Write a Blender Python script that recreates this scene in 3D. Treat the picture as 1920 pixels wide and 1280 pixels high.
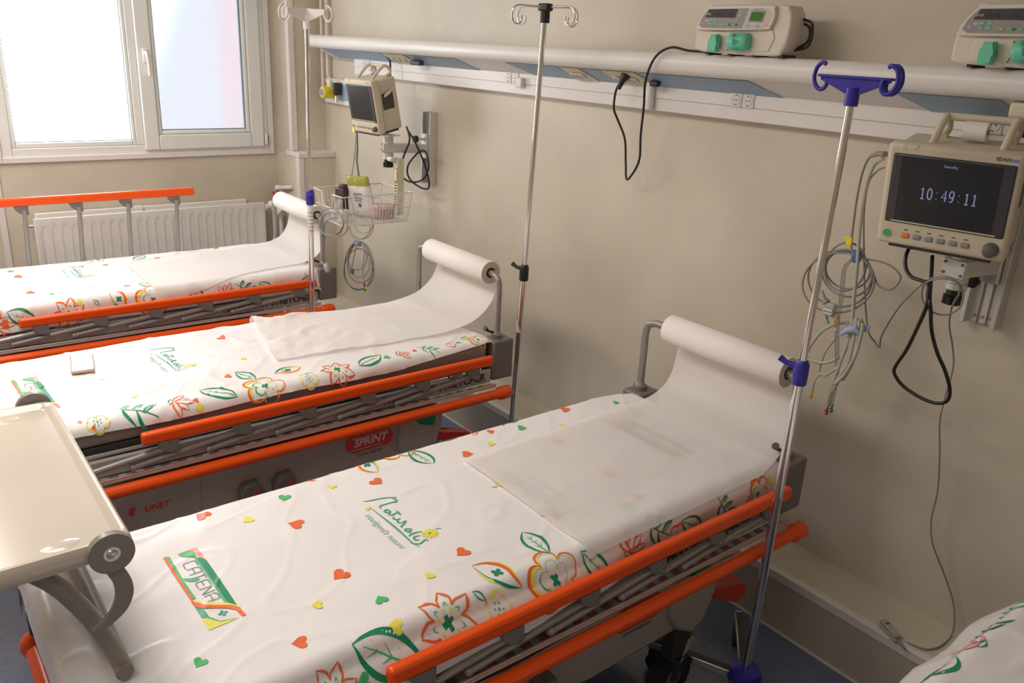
import bpy, bmesh, math, random
from mathutils import Matrix, Vector, noise
from mathutils.geometry import tessellate_polygon
for o in list(bpy.data.objects): bpy.data.objects.remove(o)
C = bpy.context.scene.collection
PI = math.pi
sc = bpy.context.scene
# ------------------------------------------------------------------ camera
F = 1560.07; CAMZ = 1.8
RW = ((0.61040902, 0.79065553, 0.04758842), (0.29278739, -0.16939979, -0.94105221), (-0.73598666, 0.58836005, -0.33489713))
cam = bpy.data.objects.new('camera', bpy.data.cameras.new('camera')); C.objects.link(cam)
cam.data.sensor_width = 36; cam.data.lens = F/1920*36; cam.data.clip_start = 0.02
m = Matrix.Identity(4)
for i in range(3):
    m[i][0] = RW[0][i]; m[i][1] = -RW[1][i]; m[i][2] = -RW[2][i]
m[0][3], m[1][3], m[2][3] = 0, 0, CAMZ
cam.matrix_world = m; sc.camera = cam
# ------------------------------------------------------------------ light
sc.view_settings.view_transform = 'Standard'; sc.view_settings.look = 'None'
sc.view_settings.gamma = 1; sc.view_settings.use_curve_mapping = False
sc.view_settings.exposure = 0.0
w = bpy.data.worlds.new('sky'); sc.world = w; w.use_nodes = True
bg = w.node_tree.nodes['Background']; bg.inputs[0].default_value = (0.82, 0.91, 1.0, 1); bg.inputs[1].default_value = 1.05
PANE_L, PANE_R = 10.0, 1.6
def area(name, loc, rot, sx, sy, power, col):
    l = bpy.data.lights.new(name, 'AREA'); l.shape = 'RECTANGLE'; l.size = sx; l.size_y = sy; l.energy = power; l.color = col
    o = bpy.data.objects.new(name, l); o.location = loc; o.rotation_euler = rot; C.objects.link(o); return o
# fill lamps added under the ceiling, out of view, to brighten the room
for lx, ly, pw in ((-4.0, -.1, 40), (-2.3, .1, 26), (-.6, -.6, 13)): area('added_fill_light', (lx, ly, 2.66), (0, 0, 0), 1.2, 0.6, pw, (1.0, 0.92, 0.86))

# ------------------------------------------------------------------ pixel ray helpers (photo px -> point on a real plane)
def ray(px, py):
    a = ((px-960)/F, (py-640)/F, 1.0)
    return Vector([sum(RW[k][i]*a[k] for k in range(3)) for i in range(3)])
def PY(px, py, Y): d = ray(px, py); t = Y/d.y; return Vector((d.x*t, Y, CAMZ+d.z*t))
def PXX(px, py, X): d = ray(px, py); t = X/d.x; return Vector((X, d.y*t, CAMZ+d.z*t))
def PZ(px, py, Z): d = ray(px, py); t = (Z-CAMZ)/d.z; return Vector((d.x*t, d.y*t, Z))

# ------------------------------------------------------------------ materials
def mat(name, col, rough=0.5, metal=0.0, bump=0, bscale=30, var=0, vscale=3, coat=0, spec=None, col2=None, trans=0, emit=0, sss=0):
    m = bpy.data.materials.new(name); m.use_nodes = True; nt = m.node_tree; b = nt.nodes['Principled BSDF']
    b.inputs['Base Color'].default_value = (*col, 1); b.inputs['Roughness'].default_value = rough; b.inputs['Metallic'].default_value = metal
    if spec is not None: b.inputs['Specular IOR Level'].default_value = spec
    if coat: b.inputs['Coat Weight'].default_value = coat; b.inputs['Coat Roughness'].default_value = 0.08
    if emit: b.inputs['Emission Color'].default_value = (*col, 1); b.inputs['Emission Strength'].default_value = emit
    tc = nt.nodes.new('ShaderNodeTexCoord')
    n = nt.nodes.new('ShaderNodeTexNoise'); n.inputs['Scale'].default_value = vscale; n.inputs['Detail'].default_value = 5
    nt.links.new(tc.outputs['Object'], n.inputs['Vector'])
    mx = nt.nodes.new('ShaderNodeMix'); mx.data_type = 'RGBA'
    v = var if var else 0.03
    mx.inputs[6].default_value = (*[c*(1-v) for c in (col2 or col)], 1); mx.inputs[7].default_value = (*[min(1, c*(1+v*0.6)) for c in col], 1)
    rp = nt.nodes.new('ShaderNodeMapRange'); rp.inputs[1].default_value = 0.35; rp.inputs[2].default_value = 0.65
    nt.links.new(n.outputs[0], rp.inputs[0]); nt.links.new(rp.outputs[0], mx.inputs[0]); nt.links.new(mx.outputs[2], b.inputs['Base Color'])
    if bump:
        n2 = nt.nodes.new('ShaderNodeTexNoise'); n2.inputs['Scale'].default_value = bscale; n2.inputs['Detail'].default_value = 4
        nt.links.new(tc.outputs['Object'], n2.inputs['Vector'])
        bp = nt.nodes.new('ShaderNodeBump'); bp.inputs['Strength'].default_value = bump; bp.inputs['Distance'].default_value = 0.01
        nt.links.new(n2.outputs[0], bp.inputs['Height']); nt.links.new(bp.outputs[0], b.inputs['Normal'])
    return m
MT = {}
def D(k, *a, **kw): MT[k] = mat(k, *a, **kw)
D('wall', (.65, .585, .475), .42, bump=.05, bscale=14, var=.09, vscale=1.6, col2=(.62, .55, .435))
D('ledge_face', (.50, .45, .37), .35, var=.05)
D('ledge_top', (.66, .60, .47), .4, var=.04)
D('white_paint', (.80, .76, .72), .35)
D('trim', (.78, .73, .68), .35)
D('pvc', (.80, .80, .76), .25)
D('gasket', (.20, .26, .28), .5)
D('floor', (.17, .20, .30), .22, var=.12, vscale=60, bump=.02, bscale=40)
D('ceiling', (.80, .78, .74), .8)
D('radiator', (.80, .78, .72), .35)
D('sheet_white', (.86, .82, .805), .30, bump=.22, bscale=11, spec=.5)
D('orange_print', (.84, .15, .03), .4); D('pink_print', (.86, .38, .28), .4); D('yellow_print', (.88, .78, .10), .4)
D('green_print', (.07, .50, .16), .4); D('dark_green_print', (.0, .26, .11), .4); D('teal_print', (.06, .40, .26), .4); D('label_grey', (.14, .25, .22), .4)
D('orange', (.90, .092, .004), .28, spec=.5)
D('grey_metal', (.33, .31, .29), .35, metal=.3)
D('grey_plastic', (.19, .175, .165), .5)
D('dark_plastic', (.045, .042, .04), .5)
D('black', (.012, .012, .013), .4)
D('chrome', (.82, .80, .78), .10, metal=1)
D('steel', (.72, .70, .67), .28, metal=1)
D('alu', (.70, .69, .67), .38, metal=.7)
D('vinyl', (.30, .245, .225), .4, bump=.05)
D('bed_white', (.44, .39, .34), .4)
D('plate_grey', (.50, .47, .43), .4)
D('dark_text', (.03, .03, .035), .5)
D('red_print', (.72, .06, .03), .4)
D('red', (.60, .03, .015), .4); D('green', (.01, .30, .10), .45)
D('blue_plastic', (.035, .028, .34), .35)
D('beige_plastic', (.70, .62, .47), .42)
D('cream_plastic', (.74, .66, .54), .42)
D('pump_white', (.74, .67, .57), .4)
D('pump_panel', (.33, .29, .27), .4); D('pump_light', (.60, .52, .50), .4)
D('mint', (.16, .62, .42), .4); D('mint_dark', (.05, .30, .20), .45)
D('lcd', (.06, .20, .03), .2)
D('screen', (.026, .026, .03), .22); D('screen_border', (.06, .06, .064), .3)
D('key_grey', (.30, .31, .34), .4); D('key_orange', (.95, .25, .05), .4); D('key_green', (.06, .48, .12), .35)
D('led_text', (.25, .31, .55), .5, emit=.35)
D('blue_logo', (.25, .30, .62), .4); D('text_grey', (.14, .13, .12), .5)
D('cable_grey', (.26, .25, .235), .45); D('cable_beige', (.48, .46, .37), .45)
D('probe_grey', (.42, .39, .35), .4)
D('yellow', (.85, .68, .02), .4); D('blue_strap', (.05, .14, .50), .5); D('pale_blue', (.38, .46, .66), .5)
D('panel_blue', (.30, .42, .55), .4); D('socket', (.74, .70, .66), .35); D('socket_dark', (.46, .42, .39), .4); D('socket_cream', (.72, .66, .50), .4)
D('tray', (.60, .535, .44), .18, coat=.2)
D('tray_edge', (.66, .58, .47), .3)
D('tray_leg', (.27, .24, .215), .35)
D('phone_body', (.60, .43, .32), .3); D('phone_glass', (.02, .025, .03), .04, coat=1)
D('wire_white', (.82, .79, .74), .3)
D('bag', (.80, .75, .73), .16, bump=.5, bscale=45); D('bag_green', (.34, .35, .05), .25, bump=.5, bscale=45)
D('pink_wrap', (.70, .50, .46), .3, bump=.5, bscale=60, var=.25, vscale=80); D('brown_box', (.07, .04, .032), .4)
D('pipe', (.78, .70, .63), .35); D('valve_white', (.78, .75, .70), .35); D('brass', (.40, .32, .20), .4, metal=.8)
D('wheel', (.02, .02, .022), .5); D('orange_label', (.85, .30, .03), .4); D('fill_lamp_body', (.8, .8, .8), .4)
D('facade', (.75, .78, .8), .8); D('pink_facade', (.72, .42, .46), .8)
def paper_mat():
    m = mat('paper', (.95, .91, .875), .6); nt = m.node_tree; b = nt.nodes['Principled BSDF']
    out = nt.nodes['Material Output']
    tr = nt.nodes.new('ShaderNodeBsdfTransparent'); tl = nt.nodes.new('ShaderNodeBsdfTranslucent'); tl.inputs[0].default_value = (.95, .91, .87, 1)
    a = nt.nodes.new('ShaderNodeMixShader'); a.inputs[0].default_value = .28; c = nt.nodes.new('ShaderNodeMixShader'); c.inputs[0].default_value = .17
    nt.links.new(b.outputs[0], a.inputs[1]); nt.links.new(tl.outputs[0], a.inputs[2]); nt.links.new(a.outputs[0], c.inputs[1]); nt.links.new(tr.outputs[0], c.inputs[2])
    nt.links.new(c.outputs[0], out.inputs['Surface']); return m
MT['paper'] = paper_mat()
D('paper_roll', (.88, .83, .78), .7); D('roll_end', (.70, .62, .50), .8, bump=.3, bscale=200)
def pane_mat(name, col, s, mixf, rg=.42):
    m = bpy.data.materials.new(name); m.use_nodes = True; nt = m.node_tree; nt.nodes.remove(nt.nodes['Principled BSDF']); out = nt.nodes['Material Output']
    e = nt.nodes.new('ShaderNodeEmission'); e.inputs[0].default_value = (*col, 1); e.inputs[1].default_value = s
    r = nt.nodes.new('ShaderNodeBsdfRefraction'); r.inputs['Roughness'].default_value = rg; r.inputs['IOR'].default_value = 1.12
    mx = nt.nodes.new('ShaderNodeMixShader'); mx.inputs[0].default_value = mixf
    nt.links.new(e.outputs[0], mx.inputs[1]); nt.links.new(r.outputs[0], mx.inputs[2]); nt.links.new(mx.outputs[0], out.inputs['Surface']); return m
MT['pane_left'] = pane_mat('frosted_pane_left', (.90, .96, 1.0), PANE_L, .25)
MT['pane_right'] = pane_mat('frosted_pane_right', (.86, .92, 1.0), PANE_R, .8, .27)

# ------------------------------------------------------------------ mesh builder
def catmull(pts, n=8, closed=False):
    P = [Vector(p) for p in pts]; out = []; L = len(P)
    rng = range(L) if closed else range(L-1)
    for i in rng:
        if closed: a, b, c, d = P[(i-1) % L], P[i], P[(i+1) % L], P[(i+2) % L]
        else: a, b, c, d = P[max(i-1, 0)], P[i], P[i+1], P[min(i+2, L-1)]
        for k in range(n):
            t = k/n; t2 = t*t; t3 = t2*t
            out.append(0.5*((2*b)+(c-a)*t+(2*a-5*b+4*c-d)*t2+(3*b-a-3*c+d)*t3))
    if not closed: out.append(P[-1])
    return out
class MB:
    def __init__(s): s.v = []; s.f = []; s.m = []; s.mats = []; s.fl = set()
    def mi(s, k):
        if k not in s.mats: s.mats.append(k)
        return s.mats.index(k)
    def add(s, vs, fs, k, M=None):
        o = len(s.v); i = s.mi(k)
        s.v += [(M @ Vector(v)) if M is not None else Vector(v) for v in vs]
        s.f += [tuple(o+j for j in f) for f in fs]; s.m += [i]*len(fs); return s
    def box(s, x0, x1, y0, y1, z0, z1, k, bev=0.0, M=None, seg=2):
        bm = bmesh.new(); bmesh.ops.create_cube(bm, size=1)
        for v in bm.verts: v.co = Vector(((x0+x1)/2+v.co.x*(x1-x0), (y0+y1)/2+v.co.y*(y1-y0), (z0+z1)/2+v.co.z*(z1-z0)))
        if bev: bmesh.ops.bevel(bm, geom=list(bm.edges), offset=bev, segments=seg, affect='EDGES', profile=.5)
        bm.normal_update(); o = len(s.f)
        if bev: s.fl |= {o+i for i, f in enumerate(bm.faces) if max(abs(c) for c in f.normal) > .9999}
        vs = [v.co.copy() for v in bm.verts]; fs = [[v.index for v in f.verts] for f in bm.faces]; bm.free()
        return s.add(vs, fs, k, M)
    def tube(s, path, r, k, seg=10, closed=False, M=None, cap=True):
        P = [Vector(p) for p in path]; n = len(P)
        rr = r if isinstance(r, (list, tuple)) else [r]*n
        T = []
        for i in range(n):
            a = P[(i-1) % n] if (closed or i > 0) else P[i]; b = P[(i+1) % n] if (closed or i < n-1) else P[i]
            t = (b-a); T.append(t.normalized() if t.length > 1e-9 else (T[-1] if T else Vector((0, 0, 1))))
        u = T[0].orthogonal().normalized(); vs = []
        for i in range(n):
            if i: u = (u-T[i]*u.dot(T[i])); u = u.normalized() if u.length > 1e-6 else T[i].orthogonal().normalized()
            w_ = T[i].cross(u)
            for j in range(seg):
                a = 2*PI*j/seg; vs.append(P[i]+(u*math.cos(a)+w_*math.sin(a))*rr[i])
        fs = []
        for i in range(n if closed else n-1):
            for j in range(seg):
                a = i*seg+j; b = i*seg+(j+1) % seg; i2 = (i+1) % n
                fs.append((a, b, i2*seg+(j+1) % seg, i2*seg+j))
        if not closed and cap: fs.append(tuple(range(seg-1, -1, -1))); fs.append(tuple((n-1)*seg+j for j in range(seg)))
        return s.add(vs, fs, k, M)
    def cyl(s, a, b, r, k, seg=20, M=None, r2=None): return s.tube([a, b], [r, r2 if r2 is not None else r], k, seg, M=M)
    def ball(s, c, r, k, M=None, sc_=(1, 1, 1), nu=14, nv=9):
        vs = []; fs = []; c = Vector(c)
        for i in range(nv+1):
            ph = PI*i/nv
            for j in range(nu): th = 2*PI*j/nu; vs.append(c+Vector((math.sin(ph)*math.cos(th)*r*sc_[0], math.sin(ph)*math.sin(th)*r*sc_[1], math.cos(ph)*r*sc_[2])))
        for i in range(nv):
            for j in range(nu): fs.append((i*nu+j, (i+1)*nu+j, (i+1)*nu+(j+1) % nu, i*nu+(j+1) % nu))
        return s.add(vs, fs, k, M)
    def prism(s, outline, h0, h1, k, ax='z', M=None, bev=0):
        # outline in the plane perpendicular to ax: z->(x,y), x->(y,z), y->(x,z)
        def P(p, h): return {'z': (p[0], p[1], h), 'x': (h, p[0], p[1]), 'y': (p[0], h, p[1])}[ax]
        bm = bmesh.new(); lo = [bm.verts.new(P(p, h0)) for p in outline]; hi = [bm.verts.new(P(p, h1)) for p in outline]; n = len(outline)
        bm.faces.new(lo[::-1]); bm.faces.new(hi)
        for i in range(n): bm.faces.new((lo[i], lo[(i+1) % n], hi[(i+1) % n], hi[i]))
        if bev:
            es = [e for f in list(bm.faces)[:2] for e in f.edges]; bmesh.ops.bevel(bm, geom=list(set(es)), offset=bev, segments=2, affect='EDGES', profile=.5)
        bmesh.ops.recalc_face_normals(bm, faces=bm.faces); bm.verts.index_update(); bm.normal_update(); o = len(s.f); A = 'xyz'.index(ax)
        if bev: s.fl |= {o+i for i, f in enumerate(bm.faces) if abs(f.normal[A]) > .9999}
        vs = [v.co.copy() for v in bm.verts]; fs = [[v.index for v in f.verts] for f in bm.faces]; bm.free()
        return s.add(vs, fs, k, M)
    def slab(s, outline, h0, h1, k, r=.006, M=None):
        # smooth convex outline in (x,z), extruded along y with rounded front and back edges
        n = len(outline); N = []
        for i in range(n):
            a = outline[i-1]; b = outline[(i+1) % n]; tx, tz = b[0]-a[0], b[1]-a[1]; l = math.hypot(tx, tz) or 1; N.append((tz/l, -tx/l))
        cx_ = sum(p[0] for p in outline)/n; cz_ = sum(p[1] for p in outline)/n
        if sum((outline[i][0]-cx_)*N[i][0]+(outline[i][1]-cz_)*N[i][1] for i in range(n)) < 0: N = [(-a, -b) for a, b in N]
        L = []
        for q in (0, .25, .5, .75, 1):
            a = q*PI/2; L.append((h0+r*(1-math.sin(a)), r*(1-math.cos(a))))
        L = L[::-1]+[(h1-r*(1-math.sin(q*PI/8)), r*(1-math.cos(q*PI/8))) for q in range(5)]
        vs = []; 
        for h, ins in L: vs += [(outline[i][0]+(cx_-outline[i][0])*ins/max(abs(outline[i][0]-cx_), .06), h, outline[i][1]+(cz_-outline[i][1])*ins/.06) for i in range(n)]
        fs = [(j*n+i, j*n+(i+1) % n, (j+1)*n+(i+1) % n, (j+1)*n+i) for j in range(len(L)-1) for i in range(n)]
        m = len(vs); vs += [(cx_, h0, cz_), (cx_, h1, cz_)]; q = (len(L)-1)*n; o = len(s.f)+len(fs); s.fl |= set(range(o, o+2*n))
        fs += [(m, (i+1) % n, i) for i in range(n)]+[(m+1, q+i, q+(i+1) % n) for i in range(n)]
        return s.add(vs, fs, k, M)
    def ring(s, c, r0, r1, ax, h, k, seg=24, M=None):  # washer
        vs = []; fs = []; c = Vector(c)
        A = {'x': (Vector((0, 1, 0)), Vector((0, 0, 1)), Vector((1, 0, 0))), 'y': (Vector((1, 0, 0)), Vector((0, 0, 1)), Vector((0, 1, 0))), 'z': (Vector((1, 0, 0)), Vector((0, 1, 0)), Vector((0, 0, 1)))}[ax]
        for hh in (0, h):
            for r in (r0, r1):
                for j in range(seg): a = 2*PI*j/seg; vs.append(c+A[0]*math.cos(a)*r+A[1]*math.sin(a)*r+A[2]*hh)
        for j in range(seg):
            j2 = (j+1) % seg
            fs += [(j, j2, seg+j2, seg+j), (2*seg+j, 2*seg+j2, 3*seg+j2, 3*seg+j), (j, j2, 2*seg+j2, 2*seg+j), (seg+j, seg+j2, 3*seg+j2, 3*seg+j)]
        return s.add(vs, fs, k, M)
    def flat(s, poly, fn, k, maxe=None):
        """fill 2D polygon, subdivide, map every vertex through fn(u,v)->Vector"""
        tris = tessellate_polygon([[Vector((p[0], p[1], 0)) for p in poly]])
        V = [tuple(p[:2]) for p in poly]; T = [tuple(t) for t in tris]
        if maxe:
            for _ in range(5):
                L = max((math.hypot(V[a][0]-V[b][0], V[a][1]-V[b][1]) for t in T for a, b in ((t[0], t[1]), (t[1], t[2]), (t[2], t[0]))), default=0)
                if L < maxe: break
                cache = {}; T2 = []
                def mid(a, b):
                    kk = (min(a, b), max(a, b))
                    if kk not in cache: V.append(((V[a][0]+V[b][0])/2, (V[a][1]+V[b][1])/2)); cache[kk] = len(V)-1
                    return cache[kk]
                for a, b, c in T:
                    ab, bc, ca = mid(a, b), mid(b, c), mid(c, a); T2 += [(a, ab, ca), (ab, b, bc), (ca, bc, c), (ab, bc, ca)]
                T = T2
        return s.add([fn(*p) for p in V], T, k)
    def stroke(s, pts, wd, fn, k, n=6, closed=False, smooth=True):
        """ribbon along 2D path; wd scalar or list of half-widths at pts"""
        W = wd if isinstance(wd, (list, tuple)) else [wd]*len(pts)
        if smooth:
            Q = catmull([(p[0], p[1], W[i]) for i, p in enumerate(pts)], n, closed)
        else: Q = [Vector((p[0], p[1], W[i])) for i, p in enumerate(pts)]
        vs = []; fs = []; L = len(Q)
        for i, q in enumerate(Q):
            a = Q[(i-1) % L] if (closed or i) else q; b = Q[(i+1) % L] if (closed or i < L-1) else q
            tx, ty = b.x-a.x, b.y-a.y; l = math.hypot(tx, ty) or 1; nx, ny = -ty/l, tx/l; h = max(q.z, 1e-5)
            vs += [fn(q.x+nx*h, q.y+ny*h), fn(q.x-nx*h, q.y-ny*h)]
        for i in range(L if closed else L-1): j = (i+1) % L; fs.append((2*i, 2*i+1, 2*j+1, 2*j))
        return s.add(vs, fs, k)
    def text(s, txt, fn, size, k, align='CENTER', shear=0, bold=0):
        for p, t in text_geo(txt, size, align, shear, bold): s.add([fn(*q) for q in p], t, k)
        return s
_tc = {}
def text_geo(txt, size, align, shear, bold):
    key = (txt, size, align, shear, bold)
    if key not in _tc:
        c = bpy.data.curves.new('lettering', 'FONT'); c.body = txt; c.size = size; c.align_x = align; c.align_y = 'CENTER'; c.shear = shear; c.offset = bold; c.resolution_u = 3
        o = bpy.data.objects.new('lettering', c); me = o.to_mesh()
        _tc[key] = [([(v.co.x, v.co.y) for v in me.vertices], [tuple(p.vertices) for p in me.polygons])]
        o.to_mesh_clear(); bpy.data.objects.remove(o); bpy.data.curves.remove(c)
    return _tc[key]
WM = {}
def meta(o, label=None, cat=None, group=None, kind=None):
    if label: o['label'] = label
    if cat: o['category'] = cat
    if group: o['group'] = group
    if kind: o['kind'] = kind
    return o
def thing(name, label, cat, loc=(0, 0, 0), group=None, M=None):
    o = bpy.data.objects.new(name, None); C.objects.link(o); o.empty_display_size = .05
    M = M if M is not None else Matrix.Translation(Vector(loc)); o.matrix_world = M; WM[o] = M.copy()
    return meta(o, label, cat, group)
def put(name, mb, parent=None, world=False, org=None, label=None, cat=None, group=None, kind=None, sharp=50):
    """world=True: mesh given in world coordinates; org: origin for a top-level mesh"""
    V = mb.v
    if parent is not None and world: inv = WM[parent].inverted(); V = [inv @ v for v in V]
    if parent is None and org is not None: V = [v-Vector(org) for v in V]
    me = bpy.data.meshes.new(name); me.from_pydata([tuple(v) for v in V], [], mb.f)
    for k in mb.mats: me.materials.append(MT[k])
    me.polygons.foreach_set('material_index', mb.m); pass
    me.update()
    bm = bmesh.new(); bm.from_mesh(me); bmesh.ops.recalc_face_normals(bm, faces=bm.faces) if sharp != 0 else None; bm.to_mesh(me); bm.free()
    if sharp: me.set_sharp_from_angle(angle=math.radians(sharp))
    me.polygons.foreach_set('use_smooth', [i not in mb.fl for i in range(len(mb.f))]); me.update()
    o = bpy.data.objects.new(name, me); C.objects.link(o)
    if parent is not None:
        o.parent = parent; WM[o] = WM[parent]
    elif org is not None:
        o.location = org; WM[o] = Matrix.Translation(Vector(org))
    else: WM[o] = Matrix.Identity(4)
    return meta(o, label, cat, group, kind)
# ------------------------------------------------------------------ room
YW = 2.37; XW = -5.15; XR = 1.6; YF = -1.9; H = 2.7; YL = 2.17; ZL = .213
def S(name, mb, **kw): return put(name, mb, kind='structure', **kw)
S('floor', MB().box(XW-.2, XR+.2, YF-.2, YW+.2, -.1, 0, 'floor'))
S('ceiling', MB().box(XW-.2, XR+.2, YF-.2, YW+.2, H, H+.1, 'ceiling'))
S('wall_back', MB().box(XW-.2, XR+.2, YW, YW+.2, 0, H, 'wall'))
S('wall_right', MB().box(XR, XR+.2, YF, YW, 0, H, 'wall'))
S('wall_front', MB().box(XW-.2, XR+.2, YF-.2, YF, 0, H, 'wall'))
wy0, wy1, wz0, wz1 = .618, 2.079, 1.112, 2.38
b = MB(); b.box(XW-.2, XW, YF, wy0, 0, H, 'wall'); b.box(XW-.2, XW, wy1, YW, 0, H, 'wall'); b.box(XW-.2, XW, wy0, wy1, 0, wz0, 'wall'); b.box(XW-.2, XW, wy0, wy1, wz1, H, 'wall')
S('wall_left', b)
# pipe boxing in the corner and the wider dado box below it
S('wall_corner', MB().box(XW, -4.93, 2.145, YW, 1.10, H, 'wall'))
b = MB(); b.box(XW, -4.82, 2.135, YW, 0, 1.10, 'wall'); S('wall_corner_dado', b)
b = MB(); b.box(-4.965, -4.923, 2.138, 2.15, 1.1255, H, 'trim', .002); b.box(-4.9345, -4.9225, 2.1485, 2.175, 1.126, H, 'trim', .002); S('trim_1', b)
b = MB(); b.box(-5.0, -4.812, 2.128, YW, 1.095, 1.125, 'trim', .003); b.box(-4.86, -4.812, 2.127, 2.137, 0, 1.0945, 'trim', .002); b.box(-4.8215, -4.8115, 2.1365, 2.16, 0, 1.094, 'trim', .002); S('trim_2', b)
# skirting ledge under the service rail, with white edge strips
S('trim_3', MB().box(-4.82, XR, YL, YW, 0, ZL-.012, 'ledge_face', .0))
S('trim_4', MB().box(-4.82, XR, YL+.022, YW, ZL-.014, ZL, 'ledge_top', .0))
b = MB(); b.box(-4.82, XR, YL-.004, YL+.024, ZL-.03, ZL+.002, 'trim', .003); S('trim_5', b)
S('baseboard_back', MB().box(-4.82, XR, YL-.006, YL, 0, .006, 'trim'))
S('trim_6', MB().box(XW, XW+.012, .562, .592, 0, 1.098, 'trim', .003))
# window
b = MB()
for a in ((.585, .618, 1.084, 2.41), (2.079, 2.111, 1.084, 2.41), (.618, 2.079, 1.084, 1.115), (.618, 2.079, 2.38, 2.41)): b.box(XW, XW+.014, *a, 'trim', .003)
S('trim_7', b)
b = MB(); x0, x1 = XW-.06, XW+.004
for a in ((wy0, .670, wz0, wz1), (2.046, wy1, wz0, wz1), (.670, 2.046, wz0, 1.159), (.670, 2.046, 2.334, wz1), (1.297, 1.339, 1.159, 2.334)): b.box(x0, x1, *a, 'pvc', .004)
for a in ((.670, .691, 1.159, 2.334), (1.276, 1.297, 1.159, 2.334), (.691, 1.276, 1.159, 1.187), (.691, 1.276, 2.31, 2.334)): b.box(x0+.01, x1-.006, *a, 'pvc', .006)
win = S('window_1', b)
b = MB()
for a in ((.691, 1.276, 1.187, 1.191), (.691, .695, 1.191, 2.31), (1.272, 1.276, 1.191, 2.31)): b.box(x0+.012, x1-.015, *a, 'gasket')
put('glazing_gasket', b, win, True)
put('pane', MB().box(x0+.02, x0+.028, .691, 1.276, 1.187, 2.31, 'pane_left'), win, True)
b = MB(); sx0, sx1 = XW-.03, XW+.022
for a in ((1.339, 1.419, 1.130, 2.362), (1.966, 2.046, 1.130, 2.362), (1.419, 1.966, 1.130, 1.215), (1.419, 1.966, 2.277, 2.362)): b.box(sx0, sx1, *a, 'pvc', .007)
for a in ((1.419, 1.442, 1.215, 2.277), (1.943, 1.966, 1.215, 2.277), (1.442, 1.943, 1.215, 1.238), (1.442, 1.943, 2.254, 2.277)): b.box(sx0, sx1-.014, *a, 'pvc', .008)
sash = put('sash', b, win, True)
b = MB()
for a in ((1.442, 1.943, 1.238, 1.243), (1.442, 1.447, 1.243, 2.254), (1.937, 1.943, 1.243, 2.254)): b.box(sx0, sx1-.03, *a, 'gasket')
put('glazing_gasket', b, sash, True)
put('pane', MB().box(sx0+.002, sx0+.01, 1.442, 1.943, 1.238, 2.254, 'pane_right'), sash, True)
b = MB(); hx = sx1
b.box(hx, hx+.012, 1.366, 1.396, 1.610, 1.688, 'white_paint', .006, seg=3); b.cyl((hx, 1.381, 1.664), (hx+.035, 1.381, 1.664), .009, 'white_paint')
b.tube(catmull([(hx+.035, 1.381, 1.67), (hx+.042, 1.383, 1.64), (hx+.04, 1.387, 1.59), (hx+.036, 1.389, 1.545)]), .009, 'white_paint')
put('window_handle', b, win, True)
b = MB(); b.box(XW, XW+.03, 2.049, 2.066, 1.145, 1.21, 'pvc', .004); b.cyl((XW+.022, 2.057, 1.145), (XW+.022, 2.057, 1.20), .008, 'white_paint'); put('hinge', b, win, True)
# neighbouring buildings outside the frosted glass
S('wall_outside_facade', MB().prism([(2.43, -2), (2.45, .9), (2.52, 1.25), (2.70, 1.70), (2.86, 2.15), (2.95, 4.5), (7, 4.5), (7, -2)], -9.3, -9, 'facade', 'x'))
S('wall_outside_pink', MB().box(-7.2, -7.0, 2.52, 4.5, -2, 4.5, 'pink_facade'))
S('wall_outside_block', MB().prism([(-2, -2), (-2, 3), (1.5, 3), (1.5, 1.8), (1.2, 1.5), (.9, -2)], -9.5, -9.2, 'facade', 'x'))
# frames made up around the added fill lamps, above and behind the view
for x, y, lb in ((-4.0, -.1, 'white added fill lamp frame over the foot of the stretcher by the radiator'), (-2.3, .1, 'white added fill lamp frame over the foot of the middle stretcher'), (-.6, -.6, 'white added fill lamp frame behind the photographer')):
    sx, sy = .64, .34; b = MB(); b.box(x-sx, x+sx, y-sy, y-sy+.03, 2.655, 2.70, 'fill_lamp_body'); b.box(x-sx, x+sx, y+sy-.03, y+sy, 2.655, 2.70, 'fill_lamp_body'); b.box(x-sx, x-sx+.03, y-sy+.03, y+sy-.03, 2.655, 2.70, 'fill_lamp_body'); b.box(x+sx-.03, x+sx, y-sy+.03, y+sy-.03, 2.655, 2.70, 'fill_lamp_body')
    put('fill_lamp_frame', b, org=(x, y, 2.70), label=lb, cat='ceiling light', group='added fill lamps')

# ------------------------------------------------------------------ radiator and valve
rt = thing('radiator', 'white ribbed panel radiator under the window behind the far bed', 'radiator', (-5.08, 1.35, .2))
y0, y1, z0, z1 = .707, 1.995, .20, .803
b = MB()
prof = []; n = 25; pw = (y1-y0-.06)/n
ys = []
for i in range(n):
    a = y0+.03+i*pw
    ys += [(a+pw*.12, 0), (a+pw*.26, -.009), (a+pw*.60, -.009), (a+pw*.74, 0)]
ys = [(y0+.008, 0)]+ys+[(y1-.008, 0)]
vs = []; fs = []
for z, k in ((z0+.02, 0), (z0+.055, 0), (z0+.075, 1), (z1-.075, 1), (z1-.055, 0), (z1-.015, 0)):
    for yy, d in ys: vs.append((-5.045+d*k, yy, z))
L = len(ys)
for r in range(5):
    for j in range(L-1): fs.append((r*L+j, r*L+j+1, (r+1)*L+j+1, (r+1)*L+j))
b.add(vs, fs, 'radiator'); b.box(-5.060, -5.046, y0, y1, z0, z1-.003, 'radiator', .004)
put('front_panel', b, rt, True)
put('back_panel', MB().box(-5.138, -5.120, y0+.02, y1-.09, z0, z1+.012, 'radiator', .006), rt, True)
b = MB(); b.box(-5.121, -5.06, y0+.01, y0+.02, z0+.01, z1-.02, 'radiator'); b.box(-5.121, -5.06, y1-.02, y1-.01, z0+.01, z1-.02, 'radiator')
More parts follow.
